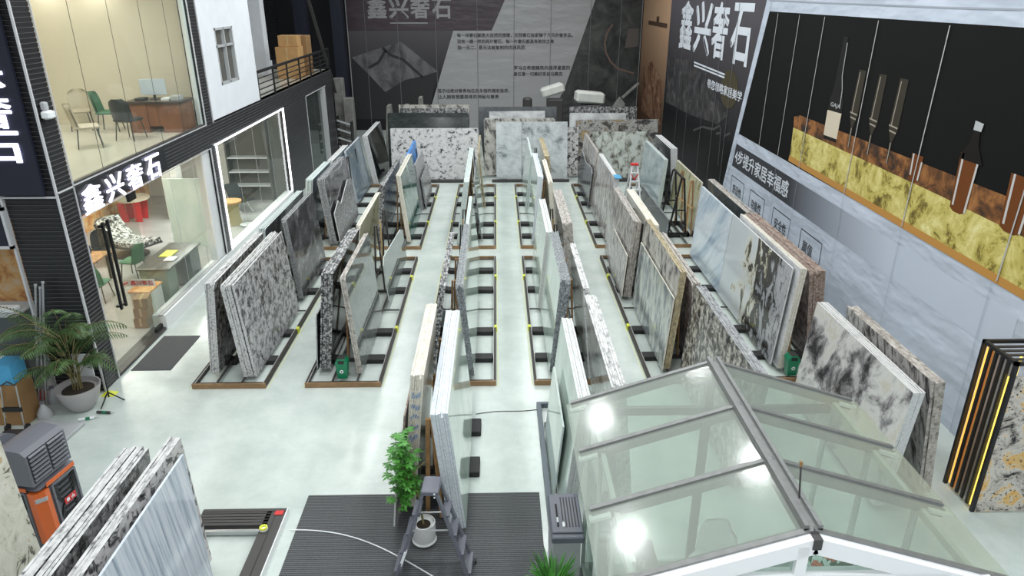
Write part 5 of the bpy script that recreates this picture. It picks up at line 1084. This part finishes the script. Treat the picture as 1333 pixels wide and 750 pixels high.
MB().cbox(-.40, .40, -.95, 1.0, .90, .95, .01).build('counter_top', plain('counter_top', (.13, .13, .12), .15), ct); MB().cbox(-.2, .35, .35, .9, 0, .90, .01).build('counter_base', plain('counter_base', (.10, .11, .11), .3), ct); MB().cbox(-.35, .3, -.9, -.4, 0, .90, .01).build('counter_base', plain('counter_base_green', (.20, .24, .19), .3), ct)
tag(MB().cbox(-8.35, -8.05, 16.62, 17.1, 1.012, 1.03, .005).build('yellow_folder', M['yellow']), 'yellow folder on the reception counter', 'folder')
tag(MB().cbox(-8.1, -7.85, 16.3, 16.6, 1.012, 1.04, .005).build('white_box', M['white']), 'white box on the reception counter', 'box')
mb_ = thing('mint_cabinet', 'pale mint low cabinet with orange tile top behind the showroom glass', 'cabinet', (-8.15, 15.42, .06))
MB().cbox(-.28, .2, -.3, .3, 0, .62, .02).build('body', M['foam'], mb_); MB().cbox(-.3, .22, -.33, .33, .62, .67, .01).build('tile_top', M['orangewall'], mb_)
for i in range(3): carton(-8.0+.03*i, 14.72, .06+.24*i, .3, .35, .235, .1*i, 'carton', ('bottom', 'middle', 'top')[i]+' brown carton of the small stack inside the glass door', grp='cartons inside the glass door')
lo = thing('lounge_chair', 'black and white patterned reclining lounge chair in the showroom', 'lounge chair', (-10.5, 19.5, .06), -.5)
CH = stone('patterned_cowhide', [(.42, (.03, .03, .03)), (.5, (.3, .3, .3)), (.55, (.7, .7, .69))], 12, detail=5, rough=.8)
pf = [(-.9, .95), (-.6, .62), (-.25, .40), (.3, .42), (.85, .50)]
lc = MB()
for (a, b_) in zip(pf, pf[1:]): lc.bar((a[0], 0, a[1]), (b_[0], 0, b_[1]), .72, .12)
smooth_angle(lc.build('cushion', CH, lo), 60)
lc = MB()
for (a, b_) in zip(pf, pf[1:]): lc.bar((a[0], 0, a[1]-.09), (b_[0], 0, b_[1]-.09), .80, .05)
lc.build('shell', M['dsteel'], lo); MB().lathe([(0, 0), (.45, 0), (.45, .03), (.06, .06), (.06, .3), (0, .3)], 24).build('base', M['dsteel'], lo); MB().cbox(-1.0, -.72, -.28, .28, .86, 1.0, .04).build('headrest', CH, lo)
rt_ = thing('red_table', 'bright red table with round beige top at the back of the showroom', 'table', (-12.0, 22.9, .06))
smooth_angle(MB().lathe([(0, .72), (.55, .72), (.55, .78), (0, .78)], 32).build('table_top', M['beige'], rt_))
for i in range(4): MB().bar((.3*math.cos(i*1.57+.8), .3*math.sin(i*1.57+.8), 0), (.38*math.cos(i*1.57+.8), .38*math.sin(i*1.57+.8), .72), .22, .05).build('leg', M['red'], rt_)
chair('green chair in the showroom beside the wooden table', M['dgreen'], (-9.62, 17.75, .06), 3.0)
chair('green chair near the glass door handle', M['dgreen'], (-9.75, 16.2, .06), 1.6)
chair('black tub chair behind the wooden table in the showroom', M['black'], (-10.9, 18.6, .06), -1.4)
wt = thing('wooden_table', 'wooden table between the showroom chairs', 'table', (-10.7, 17.3, .06))
MB().cbox(-.6, .6, -.45, .45, .68, .73, .01).build('table_top', M['wood'], wt)
for x in (-.5, .5):
    for y in (-.35, .35): MB().box(x-.03, x+.03, y-.03, y+.03, 0, .68).build('leg', M['dsteel'], wt)
tag(MB().box(-9.6, -8.5, 20.2, 20.24, .06, 2.1).build('onyx_screen', ST['mint']), 'tall pale green stone panel standing in the showroom', 'stone panel')
ds = thing('dark_shelving', 'tall dark shelving unit behind the lit showroom window', 'shelving', (-8.75, 25.0, .06))
MB().box(-.75, .75, .3, .35, 0, 2.9).box(-.75, -.70, -.1, .3, 0, 2.9).box(.70, .75, -.1, .3, 0, 2.9).build('back_panel', plain('shelving_dark', (.07, .065, .055), .4), ds)
for z in (.6, 1.1, 1.6): MB().box(-.7, .7, -.1, .3, z, z+.04).build('shelf', M['lgrey'], ds)
bs_ = thing('beige_stool', 'beige drum stool with round seat behind the lit showroom window', 'stool', (-8.62, 22.4, .06))
smooth_angle(MB().lathe([(0, 0), (.30, 0), (.24, .35), (.26, .72), (0, .72)], 24).build('drum', plain('mustard', (.36, .29, .13), .7), bs_), 50); smooth_angle(MB().lathe([(0, .72), (.36, .72), (.36, .78), (0, .78)], 28).build('seat', M['cartonl'], bs_), 50)
smooth_angle(tag(MB().lathe([(0, 0), (.16, 0), (.22, .06), (.20, .06), (0, .02)], 24).build('white_bowl', M['white'], loc=(-8.1, 22.2, .06)), 'white bowl on the floor beside the beige drum stool', 'bowl'))
bp_ = thing('black_recliner', 'black slanted chair before the dark shelving in the showroom', 'chair', (-8.85, 23.8, .06), -.6)
MB().bar((-.35, 0, .95), (-.05, 0, .42), .5, .07).bar((-.05, 0, .42), (.5, 0, .48), .5, .07).build('seat_shell', M['black'], bp_)
for y in (-.22, .22): MB().tube([(-.3, y, 0), (.05, y, .42), (.4, y, 0)], .018, 6).build('leg', M['steel'], bp_)
sc_ = thing('shop_counter', 'dark grey counter in the front shop opening', 'counter', (-9.05, 12.05, .0))
MB().cbox(-.7, .28, -.16, .4, .05, 1.58, .01).build('body', plain('counter_grey', (.085, .10, .105), .4), sc_); MB().cbox(-.74, .32, -.2, .44, 1.58, 1.64, .01).build('counter_top', M['lgrey'], sc_)
tag(MB().cbox(-9.15, -8.80, 11.92, 12.14, 1.645, 1.72, .01).build('white_box', M['white']), 'white book on the dark grey shop counter', 'book')
chair('beige tub chair in the front shop opening', M['beige'], (-9.6, 12.95, 1.0-.95), .6)
